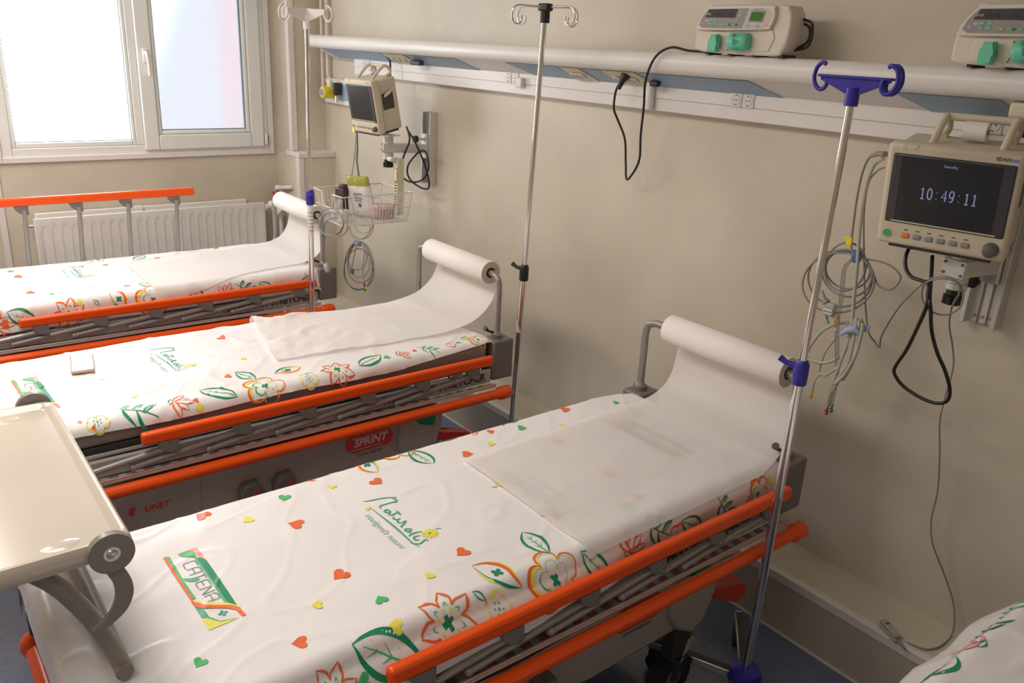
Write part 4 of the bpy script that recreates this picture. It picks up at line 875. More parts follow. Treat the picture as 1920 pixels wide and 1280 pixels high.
# ------------------------------------------------------------------ monitors
def frameM(B, a, t):
    ex = Vector((math.cos(a), math.sin(a), 0)); n = Vector((math.sin(a), -math.cos(a), 0)); up = Vector((0, 0, 1))*math.cos(t)-n*math.sin(t); bk = up.cross(ex)
    M_ = Matrix.Identity(4)
    for i in range(3): M_[i][0] = ex[i]; M_[i][1] = bk[i]; M_[i][2] = up[i]; M_[i][3] = B[i]
    return M_
def monitor(B, a, tl, W, Hh, Dp, label, clock, lit):
    M_ = frameM(B, a, tl); t = thing('patient_monitor', label, 'monitor', M=M_)
    k = W/.30
    b = MB(); b.box(0, W, 0, .045, 0, Hh, 'beige_plastic', .011, seg=3); put('front_bezel', b, t)
    b = MB(); b.box(.012, W-.012, .04, Dp, .004, Hh-.006, 'beige_plastic', .010, seg=3); put('housing', b, t)
    z0, z1 = Hh*.235, Hh*.905; xa, xb_ = W*.055, W*.965
    b = MB(); b.box(xa, xb_, -.003, .002, z0, z1, 'screen_border', .004, seg=2); scr = put('screen', b, t)
    sx0, sx1, sz0, sz1 = W*.135, W*.875, z0+.008, z1-.006
    b = MB(); b.box(sx0, sx1, -.0036, -.0028, sz0, sz1, 'screen'); b.box(sx0-.002, sx0, -.0038, -.0028, sz0, sz1, 'black'); b.box(sx0-.01, sx1+.01, -.004, -.0028, z0+.003, z0+.006, 'beige_plastic')
    dsp = put('display', b, scr)
    if clock:
        b = MB(); cx_ = (sx0+sx1)/2+.006; GL = {'0': [[(.5, 1), (.16, .8), (.12, .5), (.16, .2), (.5, 0), (.84, .2), (.88, .5), (.84, .8)]], '1': [[(.2, .84), (.42, .88), (.54, 1), (.54, 0)], [(.2, 0), (.86, 0)]], '4': [[(.72, 0), (.72, 1), (.04, .32), (.98, .32)]], '9': [[(.5, 1), (.18, .88), (.12, .66), (.2, .46), (.5, .38), (.78, .5), (.86, .72), (.78, .92)], [(.86, .72), (.8, .3), (.6, .08), (.2, .01)]], ':': [[(.4, .15), (.54, .15)], [(.4, .7), (.54, .7)]]}
        for i_, ch in enumerate('10:49:11'):
            for j_, st in enumerate(GL[ch]):
                cl = ch == '0' or (ch == '9' and j_ == 0); P_ = [((i_-4)*.0168+u*.0125, -.014+v*.0275) for u, v in st]
                b.stroke(P_, .0014, lambda u, v: Vector((cx_+u, -.0042, (sz0+sz1)/2-.004+v)), 'led_text', 3 if (cl or ch == '9') else 1, cl, cl or ch == '9')
        put('clock_digits', b, scr); b = MB(); b.text('Standby', lambda u, v: Vector((cx_-.006+u, -.0042, sz1-.013+v)), .010, 'led_text'); put('standby_text', b, scr)
        b = MB(); b.text('EDAN', lambda u, v: Vector((W*.86+u, -.0008, Hh*.95+v)), .0115, 'text_grey', bold=.0004); b.box(W*.915, W*.965, -.001, .001, Hh*.935, Hh*.962, 'blue_logo', .0006); put('maker_badge', b, t)
    else:
        b = MB(); b.text('EDAN', lambda u, v: Vector((W*.86+u, -.0008, Hh*.95+v)), .010, 'text_grey'); put('maker_badge', b, t)
    zk = Hh*.115
    b = MB(); b.cyl((W*.085, .001, zk), (W*.085, -.003, zk), .010*k, 'key_green', 20); b.ring((W*.085, .0, zk), .010*k, .0118*k, 'y', -.002, 'socket_cream'); put('power_button', b, t)
    for i in range(6):
        xx = W*(.235+i*.094); b = MB(); b.box(xx-.0095*k, xx+.0095*k, -.0035, .001, zk-.0065*k, zk+.0065*k, 'key_orange' if i == 0 else 'key_grey', .003)
        b.box(xx-.005*k, xx+.005*k, -.0004, .001, zk+.013*k, zk+.016*k, 'text_grey'); put('key', b, t)
    b = MB(); b.tube([(W*.895, .0, zk), (W*.895, -.004, zk), (W*.895, -.016, zk), (W*.895, -.020, zk)], [.0185*k, .0165*k, .0155*k, .011*k], 'text_grey', 26); put('knob', b, t)
    b = MB()
    for xx in (W*.10, W*.145): b.box(xx, xx+W*.08*(1 if xx > W*.12 else .5)+.004, -.001, .02, Hh-.014, Hh-.002, 'socket_cream', .003)
    put('alarm_light', b, t)
    # handle: two side arms joined by a bar
    b = MB()
    for xx in (W*.30, W*.82):
        b.tube(catmull([(xx, .035, Hh-.006), (xx, .06, Hh+.014), (xx, .10, Hh+.040), (xx, .125, Hh+.046), (xx, .148, Hh+.030), (xx, .150, Hh+.008), (xx, Dp-.035, Hh-.004)], 6), .0085*k+.001, 'beige_plastic', 12)
    b.tube([(W*.30, .128, Hh+.045), (W*.82, .128, Hh+.045)], .0085*k+.001, 'beige_plastic', 12); put('handle', b, t)
    # right-hand recorder slot
    b = MB(); b.box(W-.014, W-.0105, .055, .125, Hh*.42, Hh*.72, 'screen_border', .003); sl = put('recorder_door', b, t)
    b = MB(); vs = [(W-.008, .07, Hh*.70), (W-.008, .118, Hh*.74), (W+.006, .122, Hh*.80), (W+.006, .085, Hh*.76), (W-.007, .066, Hh*.64), (W-.007, .112, Hh*.70)]
    b.add(vs, [(0, 1, 2, 3), (4, 5, 1, 0)], 'paper_roll')
    if not clock: put('recorder_paper', b, sl, sharp=0)
    b = MB(); b.box(.03, W-.03, .01, Dp-.01, -.008, .001, 'dark_plastic', .001); put('base_plate', b, t)
    return t, M_
mr, MRM = monitor((-1.103, 2.085, 1.361), .185, -.17, .302, .262, .15, 'beige patient monitor showing the time on its dark screen, above the foreground stretcher', True, True)
ml, MLM = monitor((-3.93, 2.035, 1.350), .142, -.20, .226, .262, .155, 'beige patient monitor with blank screen turned towards the window', False, False)
c_ = MRM @ Vector((.17, .085, .262))
b = MB(); ex = (MRM.to_3x3() @ Vector((1, 0, 0))); b.tube([c_-ex*.026+Vector((0, 0, .024)), c_+ex*.026+Vector((0, 0, .024))], .0225, 'paper_roll', 24); b.tube([c_+ex*.0262+Vector((0, 0, .024)), c_+ex*.0266+Vector((0, 0, .024))], .007, 'dark_plastic', 14)
put('printer_paper_roll', b, org=c_, label='small white printer paper roll lying on the monitor with the lit clock', cat='paper roll')

def mount(side, xc, w_, z0, z1, hub, za, label):
    """wall channel at xc with slider, arm to hub (x,y,z)"""
    t = thing('monitor_wall_mount', label, 'wall mount', (xc, YW, za), 'aluminium monitor brackets')
    b = MB(); y0 = 2.325
    b.box(xc-w_/2, xc-w_/2+.014, y0, YW, z0, z1, 'alu', .002); b.box(xc+w_/2-.014, xc+w_/2, y0, YW, z0, z1, 'alu', .002); b.box(xc-w_/2+.012, xc+w_/2-.012, YW-.015, YW-.001, z0+.001, z1-.001, 'alu', .002)
    b.box(xc-.012, xc-.010, YW-.022, YW-.014, z0, z1, 'grey_metal'); b.box(xc+.012, xc+.014, YW-.022, YW-.014, z0, z1, 'grey_metal')
    for dx in (-.02, .0, .02): b.cyl((xc+dx, YW-.016, z0+.02), (xc+dx, YW-.02, z0+.02), .004, 'brass', 10)
    ch = put('wall_channel', b, t, True)
    hx, hy, hz = hub
    b = MB(); b.box(xc-w_/2+.015, xc+w_/2-.015, y0-.012, YW-.025, za-.05, za+.075, 'alu', .004); sl = put('slider', b, t, True)
    b = MB(); kx = xc-w_*.15; b.cyl((kx, y0-.012, za+.045 if side < 0 else za-.06), (kx, y0-.045, za+.045 if side < 0 else za-.06), .007, 'steel')
    kz = za+.045 if side < 0 else za-.045
    for i in range(6): a = i*PI/3; b.cyl((kx+.011*math.cos(a), y0-.042, kz+.011*math.sin(a)), (kx+.011*math.cos(a), y0-.058, kz+.011*math.sin(a)), .0075, 'black', 10)
    b.cyl((kx, y0-.040, kz), (kx, y0-.06, kz), .014, 'black'); put('clamp_knob', b, t, True)
    d = Vector((xc, y0, za))-Vector((hx, hy, za)); L = d.length; a = math.atan2(d.y, d.x); M_ = Matrix.Translation((hx, hy, 0)) @ Matrix.Rotation(a, 4, 'Z')
    h1 = .022; b = MB()
    b.prism([(0, -.026), (L, -.030), (L, .030), (0, .026)], za-h1+(0), za+h1, 'alu', 'z', M=M_, bev=.003); b.box(-.03, .0, -.032, .032, za-h1-.002, za+h1+.002, 'alu', .003, M=M_)
    for yy in (-.024, .024):
        for zz in (-.014, .014): p = M_ @ Vector((-.030, yy, za+zz)); q = M_ @ Vector((-.0325, yy, za+zz)); b.cyl(p, q, .004, 'text_grey', 8)
    put('arm', b, t, True)
    b = MB(); b.cyl((hx, hy, za+h1), (hx, hy, hz-.012), .026, 'alu', 26); b.cyl((hx, hy, za-h1-.034), (hx, hy, za-h1), .026, 'alu', 26); b.ring((hx, hy, za-h1-.018), .0255, .0268, 'z', .002, 'grey_metal'); put('swivel', b, t, True)
    b = MB(); b.box(-.05, .05, -.04, .04, hz-.012, hz-.007, 'alu', .001, M=Matrix.Translation((hx, hy, 0)) @ Matrix.Rotation(.18, 4, 'Z')); put('top_plate', b, t, True)
    b = MB(); z_ = za-h1-.034; b.cyl((hx, hy, z_), (hx, hy, z_-.022), .020, 'black')
    for i in range(8): q = i*PI/4; b.cyl((hx+.018*math.cos(q), hy+.018*math.sin(q), z_-.018), (hx+.018*math.cos(q), hy+.018*math.sin(q), z_-.040), .0085, 'black', 10)
    b.cyl((hx, hy, z_-.016), (hx, hy, z_-.041), .020, 'black'); put('lock_knob', b, t, True)
    return t
hr = MRM @ Vector((.16, .085, -.008)); hl = MLM @ Vector((.155, .09, -.008))
mount(1, -.905, .095, 1.145, 1.60, (-.925, hr.y-.0, hr.z-.004), 1.318, 'aluminium wall bracket carrying the monitor with the lit clock')
mount(-1, -3.70, .085, 1.10, 1.462, (-3.765, hl.y, hl.z-.004), 1.283, 'aluminium wall bracket carrying the blank monitor and the wire basket')

# ------------------------------------------------------------------ syringe pumps
def pump(x0, label):
    y0, z0 = 2.195, 1.806; W, Hh, Dp = .365, .142, .075
    M_ = Matrix.Translation((x0, y0, z0)); t = thing('syringe_pump', label, 'syringe pump', M=M_, group='syringe pumps on the rail')
    ol = [(.0, .03), (.004, .075), (.018, .100), (.045, .136), (.07, .142), (.32, .142), (.352, .132), (.365, .105), (.362, .05), (.345, .012), (.31, .0), (.03, .004)]
    ol = [(p[0], p[1]) for p in catmull([(a, b_, 0) for a, b_ in ol], 3, True)]
    put('case', MB().slab([(a*.95, b_) for a, b_ in ol], 0, Dp, 'pump_white', .008), t, sharp=0)
    # upper control deck standing slightly proud
    dk = [(.012, .078), (.020, .100), (.048, .132), (.068, .138), (.275, .138), (.295, .130), (.298, .105), (.288, .082), (.262, .072), (.03, .068)]
    dk = [(p[0], p[1]) for p in catmull([(a, b_, 0) for a, b_ in dk], 3, True)]
    put('control_deck', MB().slab(dk, -.014, .008, 'pump_white', .003), t, sharp=0)
    pn = [(.020, .082), (.030, .105), (.052, .129), (.205, .131), (.186, .0745), (.035, .0745)]
    f = lambda u, v: Vector((u, -.0152, v))
    b = MB(); b.prism(pn, -.0148, -.013, 'pump_panel', 'y'); b.prism([(.187, .0745), (.206, .131), (.270, .131), (.286, .122), (.288, .104), (.278, .084), (.258, .0745)], -.0148, -.013, 'pump_light', 'y')
    b.prism([(.042, .105), (.056, .128), (.166, .129), (.158, .104)], -.0155, -.0147, 'dark_text', 'y')
    fp = put('front_panel', b, t)
    b = MB(); b.prism([(.208, .094), (.216, .124), (.266, .124), (.258, .092)], -.0165, -.0147, 'pump_panel', 'y'); b.prism([(.214, .097), (.219, .120), (.262, .120), (.255, .096)], -.0172, -.0164, 'lcd', 'y'); put('lcd_display', b, t)
    b = MB(); b.box(.071, .102, -.0162, -.0154, .109, .118, 'black'); b.box(.134, .144, -.0162, -.0154, .109, .118, 'black'); b.text('amp', lambda u, v: Vector((.056+u, -.0160, .1155+v)), .011, 'pump_light'); b.text('SYRINGE PUMP', lambda u, v: Vector((.240+u, -.0152, .1275+v)), .0048, 'text_grey'); put('led_window', b, t)
    b = MB()
    def key(x, z, w_=.007, h_=.0035, c='mint'): b.ball((x, -.0150, z), 1, c, sc_=(w_, .0015, h_), nu=12, nv=6)
    for x, z in ((.0665, .0965), (.084, .0965), (.064, .086), (.082, .086)): key(x, z)
    for x, z in ((.106, .0845), (.130, .0845), (.156, .0845)): key(x, z, .006, .0028)
    for x, z in ((.181, .122), (.177, .110), (.165, .0965)): key(x, z, .008, .0032)
    key(.206, .083, .009, .004); key(.243, .082, .009, .004)
    for x, c in ((.113, 'yellow'), (.139, 'green'), (.166, 'blue_strap')): b.ball((x, -.0155, .0845), 1, c, sc_=(.0035, .002, .0035), nu=10, nv=6)
    b.ball((.036, -.015, .088), 1, 'led_text', sc_=(.003, .001, .003), nu=8, nv=5); b.box(.044, .056, -.0153, -.0146, .093, .0975, 'pump_light'); b.box(.262, .274, -.0153, -.0146, .080, .089, 'pink_print')
    put('keypad', b, t)
    b = MB(); b.prism([(.055, .064), (.21, .064), (.215, .052), (.215, .012), (.052, .010), (.050, .045)], -.006, .004, 'cream_plastic', 'y', bev=.003); put('syringe_cradle', b, t)
    b = MB(); b.prism([(.086, .054), (.112, .056), (.110, .028), (.114, .020), (.112, .004), (.080, .004), (.078, .016), (.084, .036)], -.034, -.012, 'mint', 'y', bev=.004); b.cyl((.098, -.012, .02), (.098, .004, .02), .009, 'mint'); put('barrel_clamp', b, t)
    b = MB(); b.tube([(.150, -.012, .036), (.154, -.012, .036), (.165, -.012, .036), (.205, -.012, .036), (.217, -.012, .036), (.222, -.012, .036)], [.019, .0245, .0265, .0265, .023, .018], 'mint', 24)
    b.prism([(.176, .046), (.205, .038), (.180, .026)], -.0395, -.037, 'mint_dark', 'y'); b.box(.172, .182, -.0395, -.036, .050, .059, 'mint_dark', .001); b.box(.176, .200, -.0385, -.035, .012, .017, 'mint_dark', .001)
    put('plunger_clutch', b, t)
    b = MB(); b.tube(catmull([(.143, -.008, .060), (.146, -.009, .046), (.150, -.009, .036), (.143, -.009, .022), (.138, -.008, .010)], 5), .0012, 'text_grey', 6); put('plunger_guard', b, t)
    b = MB()
    for x in (.04, .13, .22, .315): b.box(x, x+.018, .005, .07, -.003, .005, 'black', .002)
    put('foot', b, t)
    b = MB(); b.prism([(.205+.0, .060), (.262, .060), (.290, .075), (.300, .05), (.285, .012), (.21, .010)], -.003, .002, 'pump_white', 'y', bev=.002); put('drive_bay', b, t)
    b = MB(); b.tube(catmull([(.330, .06, .02), (.372, .06, .03), (.382, .06, .06), (.375, .06, .095), (.345, .06, .105)], 6), .0042, 'black', 8); b.tube(catmull([(.335, .066, .025), (.362, .066, .04), (.372, .066, .06), (.364, .066, .085), (.34, .066, .095)], 6), .0042, 'black', 8); put('rear_lead', b, t)
    return t
pump(-1.885, 'cream syringe pump with mint green clamp on the rail, its whole front in view')
pump(-1.062, 'cream syringe pump on the rail at the upper right corner')
b = MB(); pts = [(-2.253, 2.245, 1.698), (-2.270, 2.24, 1.66), (-2.283, 2.25, 1.60), (-2.290, 2.28, 1.56), (-2.262, 2.30, 1.49), (-2.245, 2.30, 1.40), (-2.220, 2.29, 1.345), (-2.160, 2.28, 1.42), (-2.135, 2.25, 1.52), (-2.10, 2.215, 1.62), (-2.068, 2.178, 1.71), (-2.035, 2.178, 1.785), (-1.99, 2.20, 1.818), (-1.93, 2.22, 1.811), (-1.86, 2.23, 1.810)]
b.tube(catmull(pts, 8), .0042, 'black', 10); ct = put('power_cable', b, org=pts[0], label='black power cable looping from the rail socket up to the syringe pump', cat='cable')
b = MB(); b.tube([(-2.245, 2.262, 1.722), (-2.247, 2.255, 1.712), (-2.250, 2.247, 1.695), (-2.258, 2.242, 1.668)], [.017, .016, .011, .006], 'black', 14); put('plug', b, ct, True)

# ------------------------------------------------------------------ cables of the right monitor
def cable(pts, r, k, n=6): return MB().tube(catmull(pts, n), r, k, 8)
Y = 2.20
cg = thing('ecg_cable', 'coiled grey ECG cable with trunk block hanging left of the lit monitor', 'cable', PY(1590, 520, Y))
b = MB(); Q = [(1660, 289), (1648, 289), (1632, 293), (1618, 320), (1607, 370), (1600, 420), (1596, 460), (1602, 478)]
b.tube(catmull([PY(x, y, Y-.0-(.06 if x > 1640 else .02)) for x, y in Q], 6), .0032, 'cable_grey', 8); put('trunk_lead', b, cg, True)
b = MB(); b.tube([PY(1660, 289, 2.13), PY(1645, 288, 2.15), PY(1632, 294, 2.18)], [.008, .007, .004], 'cable_grey', 10); put('strain_relief', b, cg, True)
for j, (cx_, cy_, rx, ry_, a0, yy) in enumerate(((1575, 522, 60, 53, .1, Y), (1588, 512, 48, 43, .5, Y-.010), (1590, 505, 42, 36, .2, Y+.010), (1572, 530, 68, 56, -.2, Y-.018), (1585, 500, 38, 46, .3, Y-.006))):
    b = MB(); b.tube([PY(cx_+rx*math.cos(i*PI/18)*math.cos(a0)-ry_*math.sin(i*PI/18)*math.sin(a0), cy_+rx*math.cos(i*PI/18)*math.sin(a0)+ry_*math.sin(i*PI/18)*math.cos(a0), yy+.004*math.sin(i*.7)) for i in range(36)], .0030, 'cable_grey', 8, closed=True); put('coil', b, cg, True)
b = MB(); Q = [(1608, 483), (1640, 488), (1668, 497), (1687, 515), (1685, 530), (1668, 543), (1648, 536), (1640, 520), (1632, 500), (1618, 484)]
b.tube(catmull([PY(x, y, Y-.012) for x, y in Q]), .0028, 'cable_grey', 8); put('coil', b, cg, True)
b = MB(); c = PY(1606, 480, Y-.01); b.box(c.x-.010, c.x+.010, c.y-.012, c.y+.012, c.z-.018, c.z+.018, 'blue_strap', .004); put('blue_tie', b, cg, True)
b = MB(); c = PY(1591, 452, Y-.02); b.box(c.x-.006, c.x+.012, c.y-.004, c.y+.004, c.z-.012, c.z+.012, 'yellow', .002); b.box(c.x-.016, c.x-.004, c.y-.003, c.y+.003, c.z+.002, c.z+.012, 'yellow', .002); put('yellow_tag', b, cg, True)
b = MB(); c = PY(1555, 580, Y-.03); b.tube([PY(1541, 545, Y-.02), PY(1546, 560, Y-.03), PY(1550, 567, Y-.03)], [.0035, .006, .012], 'cable_grey', 12)
b.box(c.x-.020, c.x+.020, c.y-.008, c.y+.008, c.z-.020, c.z+.022, 'probe_grey', .007); b.box(c.x-.013, c.x+.015, c.y-.010, c.y-.007, c.z-.014, c.z+.002, 'alu', .001)
for i in range(4): b.ball((c.x-.009+i*.0065, c.y-.0105, c.z-.005), .0018, 'black', nu=8, nv=5)
put('trunk_block', b, cg, True)
for i, (x0_, x1_, c) in enumerate(((1549, 1554, 'green'), (1560, 1564, 'yellow'), (1572, 1574, 'red'))):
    b = MB(); b.tube([PY(x0_, 592, Y-.03), PY(x1_, 607, Y-.03)], [.003, .002], c, 8); put('lead_plug', b, cg, True)
for i in range(3):
    b = MB(); o = i*4
    b.tube(catmull([PY(x+o*.8, y, Y-.03-.003*i) for x, y in ((1595, 486), (1580, 505), (1574, 560), (1567, 600), (1566, 650), (1566, 700), (1558, 745), (1553, 762))]), .0014, 'cable_grey', 6); put('lead_wire', b, cg, True)
b = MB(); b.ball(PY(1567, 619, Y-.035), .006, 'probe_grey', sc_=(1.2, .7, 1)); put('wire_splitter', b, cg, True)
for x, y, c in ((1549, 773, 'red'), (1558, 769, 'green')):
    b = MB(); q = PY(x, y, Y-.035); b.ball(q, .0075, c, sc_=(1, .6, 1)); b.tube([q+Vector((0, 0, .004)), q+Vector((.003, 0, .020))], [.004, .002], c, 8); b.ball(q+Vector((0, -.005, 0)), .0035, 'steel', sc_=(1, .5, 1), nu=8, nv=5); put('electrode_clip', b, cg, True)
b = MB(); b.tube(catmull([PY(x, y, Y-.03) for x, y in ((1566, 690), (1548, 702), (1535, 705), (1527, 718), (1524, 733))]), .0014, 'cable_grey', 6); put('lead_wire', b, cg, True)
b = MB(); q = PY(1520, 745, Y-.03); b.tube([PY(1524, 732, Y-.03), PY(1522, 741, Y-.03), q], [.003, .004, .005], 'yellow', 8); b.ball(q, .0055, 'yellow', sc_=(1, .6, 1)); put('electrode_clip', b, cg, True)

cb = thing('pressure_hose', 'beige blood pressure hose bundled with a pale blue strap below the coiled grey cable', 'hose', PY(1590, 640, 2.16))
b = MB(); Q = [(1656, 298), (1640, 308), (1628, 335), (1618, 380), (1612, 430), (1607, 500), (1602, 550), (1598, 600)]
b.tube(catmull([PY(x, y, 2.17-(.04 if x > 1650 else 0)) for x, y in Q]), .0052, 'cable_beige', 10); put('hose_lead', b, cb, True)
for j, Q in enumerate((((1598, 600), (1590, 640), (1575, 680), (1563, 715), (1556, 745), (1553, 760)), ((1607, 596), (1600, 640), (1590, 680), (1575, 705), (1565, 720)), ((1618, 606), (1615, 625), (1604, 665), (1585, 700), (1568, 718)), ((1603, 598), (1596, 640), (1583, 690), (1560, 735)), ((1612, 600), (1607, 640), (1598, 680), (1580, 712)))):
    b = MB(); b.tube(catmull([PY(x, y, 2.165-.008*(j % 3)) for x, y in Q]), .0052, 'cable_beige', 10); put('hose_strand', b, cb, True)
b = MB(); b.tube(catmull([PY(x, y, 2.18) for x, y in ((1600, 602), (1612, 598), (1618, 606))]), .0048, 'cable_beige', 10)
b.tube(catmull([PY(x, y, 2.19) for x, y in ((1597, 604), (1565, 608), (1540, 622), (1522, 645), (1512, 665), (1520, 675), (1545, 680), (1570, 672), (1588, 655))]), .0046, 'cable_beige', 10)
b.tube(catmull([PY(x, y, 2.20) for x, y in ((1590, 612), (1570, 630), (1550, 655), (1541, 675), (1536, 697))]), .0036, 'cable_beige', 10)
b.tube(catmull([PY(x, y, 2.17) for x, y in ((1536, 700), (1548, 703), (1560, 696), (1575, 685))]), .004, 'cable_beige', 10); put('hose_loop', b, cb, True)
b = MB(); b.tube([PY(1574, 628, 2.155), PY(1590, 618, 2.148), PY(1604, 617, 2.15), PY(1612, 626, 2.155)], [.003, .010, .012, .006], 'pale_blue', 10)
c = PY(1624, 616, 2.16); b.box(c.x-.008, c.x+.010, c.y-.003, c.y+.003, c.z-.010, c.z+.010, 'pale_blue', .002); put('strap', b, cb, True)

sp = thing('pulse_oximeter', 'grey finger clip sensor on the ledge with its long cable up to the lit monitor', 'sensor', PZ(1672, 1180, ZL+.015))
b = MB(); Q1 = [(1658, 314, 2.13), (1643, 322, 2.17), (1628, 345, 2.20), (1620, 400, 2.22), (1620, 480, 2.23), (1622, 560, 2.24), (1628, 620, 2.26), (1640, 640, 2.28), (1649, 651, 2.28), (1652, 632, 2.27), (1668, 602, 2.26), (1690, 570, 2.22), (1715, 545, 2.16), (1737, 527, 2.08), (1755, 520, 2.05), (1785, 522, 2.05), (1805, 545, 2.05), (1800, 575, 2.05), (1775, 590, 2.05), (1745, 583, 2.05), (1729, 560, 2.05), (1734, 532, 2.04), (1765, 522, 2.02), (1796, 530, 2.03), (1798, 550, 2.05), (1785, 575, 2.10), (1780, 610, 2.2), (1786, 650, 2.27), (1787, 690, 2.28), (1772, 745, 2.28), (1762, 790, 2.28), (1762, 850, 2.30), (1758, 920, 2.31), (1746, 975, 2.31), (1749, 1020, 2.31), (1768, 1070, 2.33), (1785, 1120, 2.345)]
P_ = [PY(*q) for q in Q1]+[PY(1790, 1160, 2.335), PZ(1784, 1190, ZL+.006), PZ(1765, 1210, ZL+.004), PZ(1738, 1217, ZL+.005), PZ(1712, 1209, ZL+.010), PZ(1700, 1203, ZL+.012)]
b.tube(catmull(P_, 6), .0024, 'cable_grey', 8); put('sensor_cable', b, sp, True)
A_, B_ = PZ(1656, 1165, ZL+.018), PZ(1684, 1196, ZL+.018); d = (B_-A_); L = d.length; a = math.atan2(d.y, d.x)
M_ = Matrix.Translation((A_.x, A_.y, ZL)) @ Matrix.Rotation(a, 4, 'Z')
put('lower_shell', MB().box(-.003, L+.004, -.013, .013, .003, .015, 'probe_grey', .005, M=M_, seg=3), sp, True)
b = MB().box(-.003, L+.002, -.012, .012, .016, .027, 'probe_grey', .005, M=M_, seg=3); b.box(.016, .024, -.006, .006, .0265, .0278, 'text_grey', 0, M=M_); put('upper_shell', b, sp, True)
put('cable_boot', MB().tube([M_ @ Vector((L, 0, .013)), M_ @ Vector((L+.035, -.003, .011))], [.006, .003], 'cable_grey', 10), sp, True)

b = MB(); Q1 = [(1742, 470, 2.16), (1716, 455, 2.16), (1700, 475, 2.12), (1698, 500, 2.10), (1708, 518, 2.08), (1728, 526, 2.06), (1740, 532, 2.04), (1740, 552, 2.03), (1738, 572, 2.03), (1722, 610, 2.06), (1700, 655, 2.12), (1680, 685, 2.16), (1677, 700, 2.17), (1692, 722, 2.18), (1722, 743, 2.18), (1752, 755, 2.18), (1775, 752, 2.17), (1781, 730, 2.16), (1772, 695, 2.14), (1757, 660, 2.11), (1747, 620, 2.08), (1745, 580, 2.03), (1743, 560, 2.03), (1746, 520, 2.10), (1748, 480, 2.15)]
b.tube(catmull([PY(*q) for q in Q1]), .0048, 'black', 10); put('power_cable', b, org=PY(*Q1[0]), label='thick black power cable hanging in a loop under the lit monitor', cat='cable')

# ------------------------------------------------------------------ left monitor: leads, basket, contents
b = MB(); Q1 = [(762, 237, 2.20), (768, 262, 2.20), (758, 290, 2.20), (750, 315, 2.22), (755, 332, 2.24), (770, 341, 2.26), (790, 338, 2.27), (802, 322, 2.27), (803, 300, 2.27), (798, 285, 2.27), (790, 283, 2.27), (780, 290, 2.26), (766, 308, 2.25), (764, 325, 2.24), (772, 340, 2.25), (790, 352, 2.27), (803, 353, 2.28), (804, 338, 2.28), (797, 310, 2.27), (780, 270, 2.22), (764, 243, 2.20)]
b.tube(catmull([PY(*q) for q in Q1]), .0046, 'black', 10); put('power_cable', b, org=PY(*Q1[0]), label='black power cable looped on the wall bracket of the blank monitor', cat='cable')
b = MB(); b.tube(catmull([PY(727, 103, 2.29), PY(731, 112, 2.28), PY(732, 140, 2.28), PY(732, 175, 2.28)]), .005, 'black', 10); b.tube([PY(724, 98, 2.29), PY(729, 107, 2.285), PY(731, 115, 2.28)], [.018, .014, .006], 'black', 12)
put('power_cable', b, org=PY(727, 100, 2.28), label='black plug and cable dropping from the rail behind the blank monitor', cat='cable')
hg = thing('monitor_leads', 'bundle of grey leads tied with a blue strap hanging under the wire basket', 'cable', PY(672, 450, 2.04))
b = MB(); c = PY(665, 243, 2.06); b.cyl((c.x, c.y-.008, c.z), (c.x, c.y+.008, c.z), .016, 'yellow', 20); put('yellow_tag', b, hg, True)
b = MB(); b.tube(catmull([PY(669, 245, 2.06), PY(670, 280, 2.07), PY(669, 300, 2.08), PY(673, 335, 2.09), PY(672, 352, 2.10)]), .0052, 'cable_grey', 10)
b.tube(catmull([PY(668, 248, 2.06), PY(664, 300, 2.07), PY(657, 343, 2.08)]), .0022, 'cable_grey', 8); put('hanging_lead', b, hg, True)
Yb = 2.03
for j, (cx_, cy_, rx, ry_) in enumerate(((672, 498, 26, 46), (674, 486, 20, 34), (676, 492, 24, 38), (670, 480, 17, 26), (673, 504, 28, 38))):
    b = MB(); b.tube([PY(cx_+rx*math.cos(i*PI/16)*(1-.25*math.sin(i*PI/16)*-1*.5), cy_+ry_*math.sin(i*PI/16), Yb-.004*j) for i in range(32)], .0026, 'cable_grey' if j % 2 == 0 else 'probe_grey', 7, closed=True); put('coil', b, hg, True)
for j, (cx_, cy_, rx, ry_) in enumerate(((678, 424, 22, 24), (682, 420, 17, 17), (674, 428, 20, 20), (680, 415, 18, 8))):
    b = MB(); b.tube([PY(cx_+rx*math.cos(i*PI/14+j), cy_+ry_*math.sin(i*PI/14+j), Yb-.006*j) for i in range(28)], .0024, 'cable_beige', 7, closed=True); put('coil', b, hg, True)
b = MB(); c = PY(670, 456, Yb-.02); b.box(c.x-.028, c.x+.028, c.y-.012, c.y+.012, c.z-.012, c.z+.012, 'pale_blue', .006); put('strap', b, hg, True)
for j, Q in enumerate((((684, 460), (682, 485), (680, 510), (684, 530), (683, 538)), ((688, 462), (690, 490), (697, 515), (690, 522)), ((668, 462), (664, 480), (660, 500), (658, 508)))):
    b = MB(); b.tube(catmull([PY(x, y, Yb-.025) for x, y in Q]), .0026, 'probe_grey', 7); put('lead_wire', b, hg, True)
b = MB(); c = PY(660, 508, Yb-.03); b.box(c.x-.016, c.x+.016, c.y-.007, c.y+.007, c.z-.014, c.z+.014, 'cable_grey', .005); put('trunk_block', b, hg, True)
for x, y, k in ((683, 534, 'red'), (684, 543, 'green'), (687, 541, 'yellow')):
    b = MB(); b.ball(PY(x, y, Yb-.03), .0085, k, sc_=(.8, .6, 1.2)); put('electrode_clip', b, hg, True)
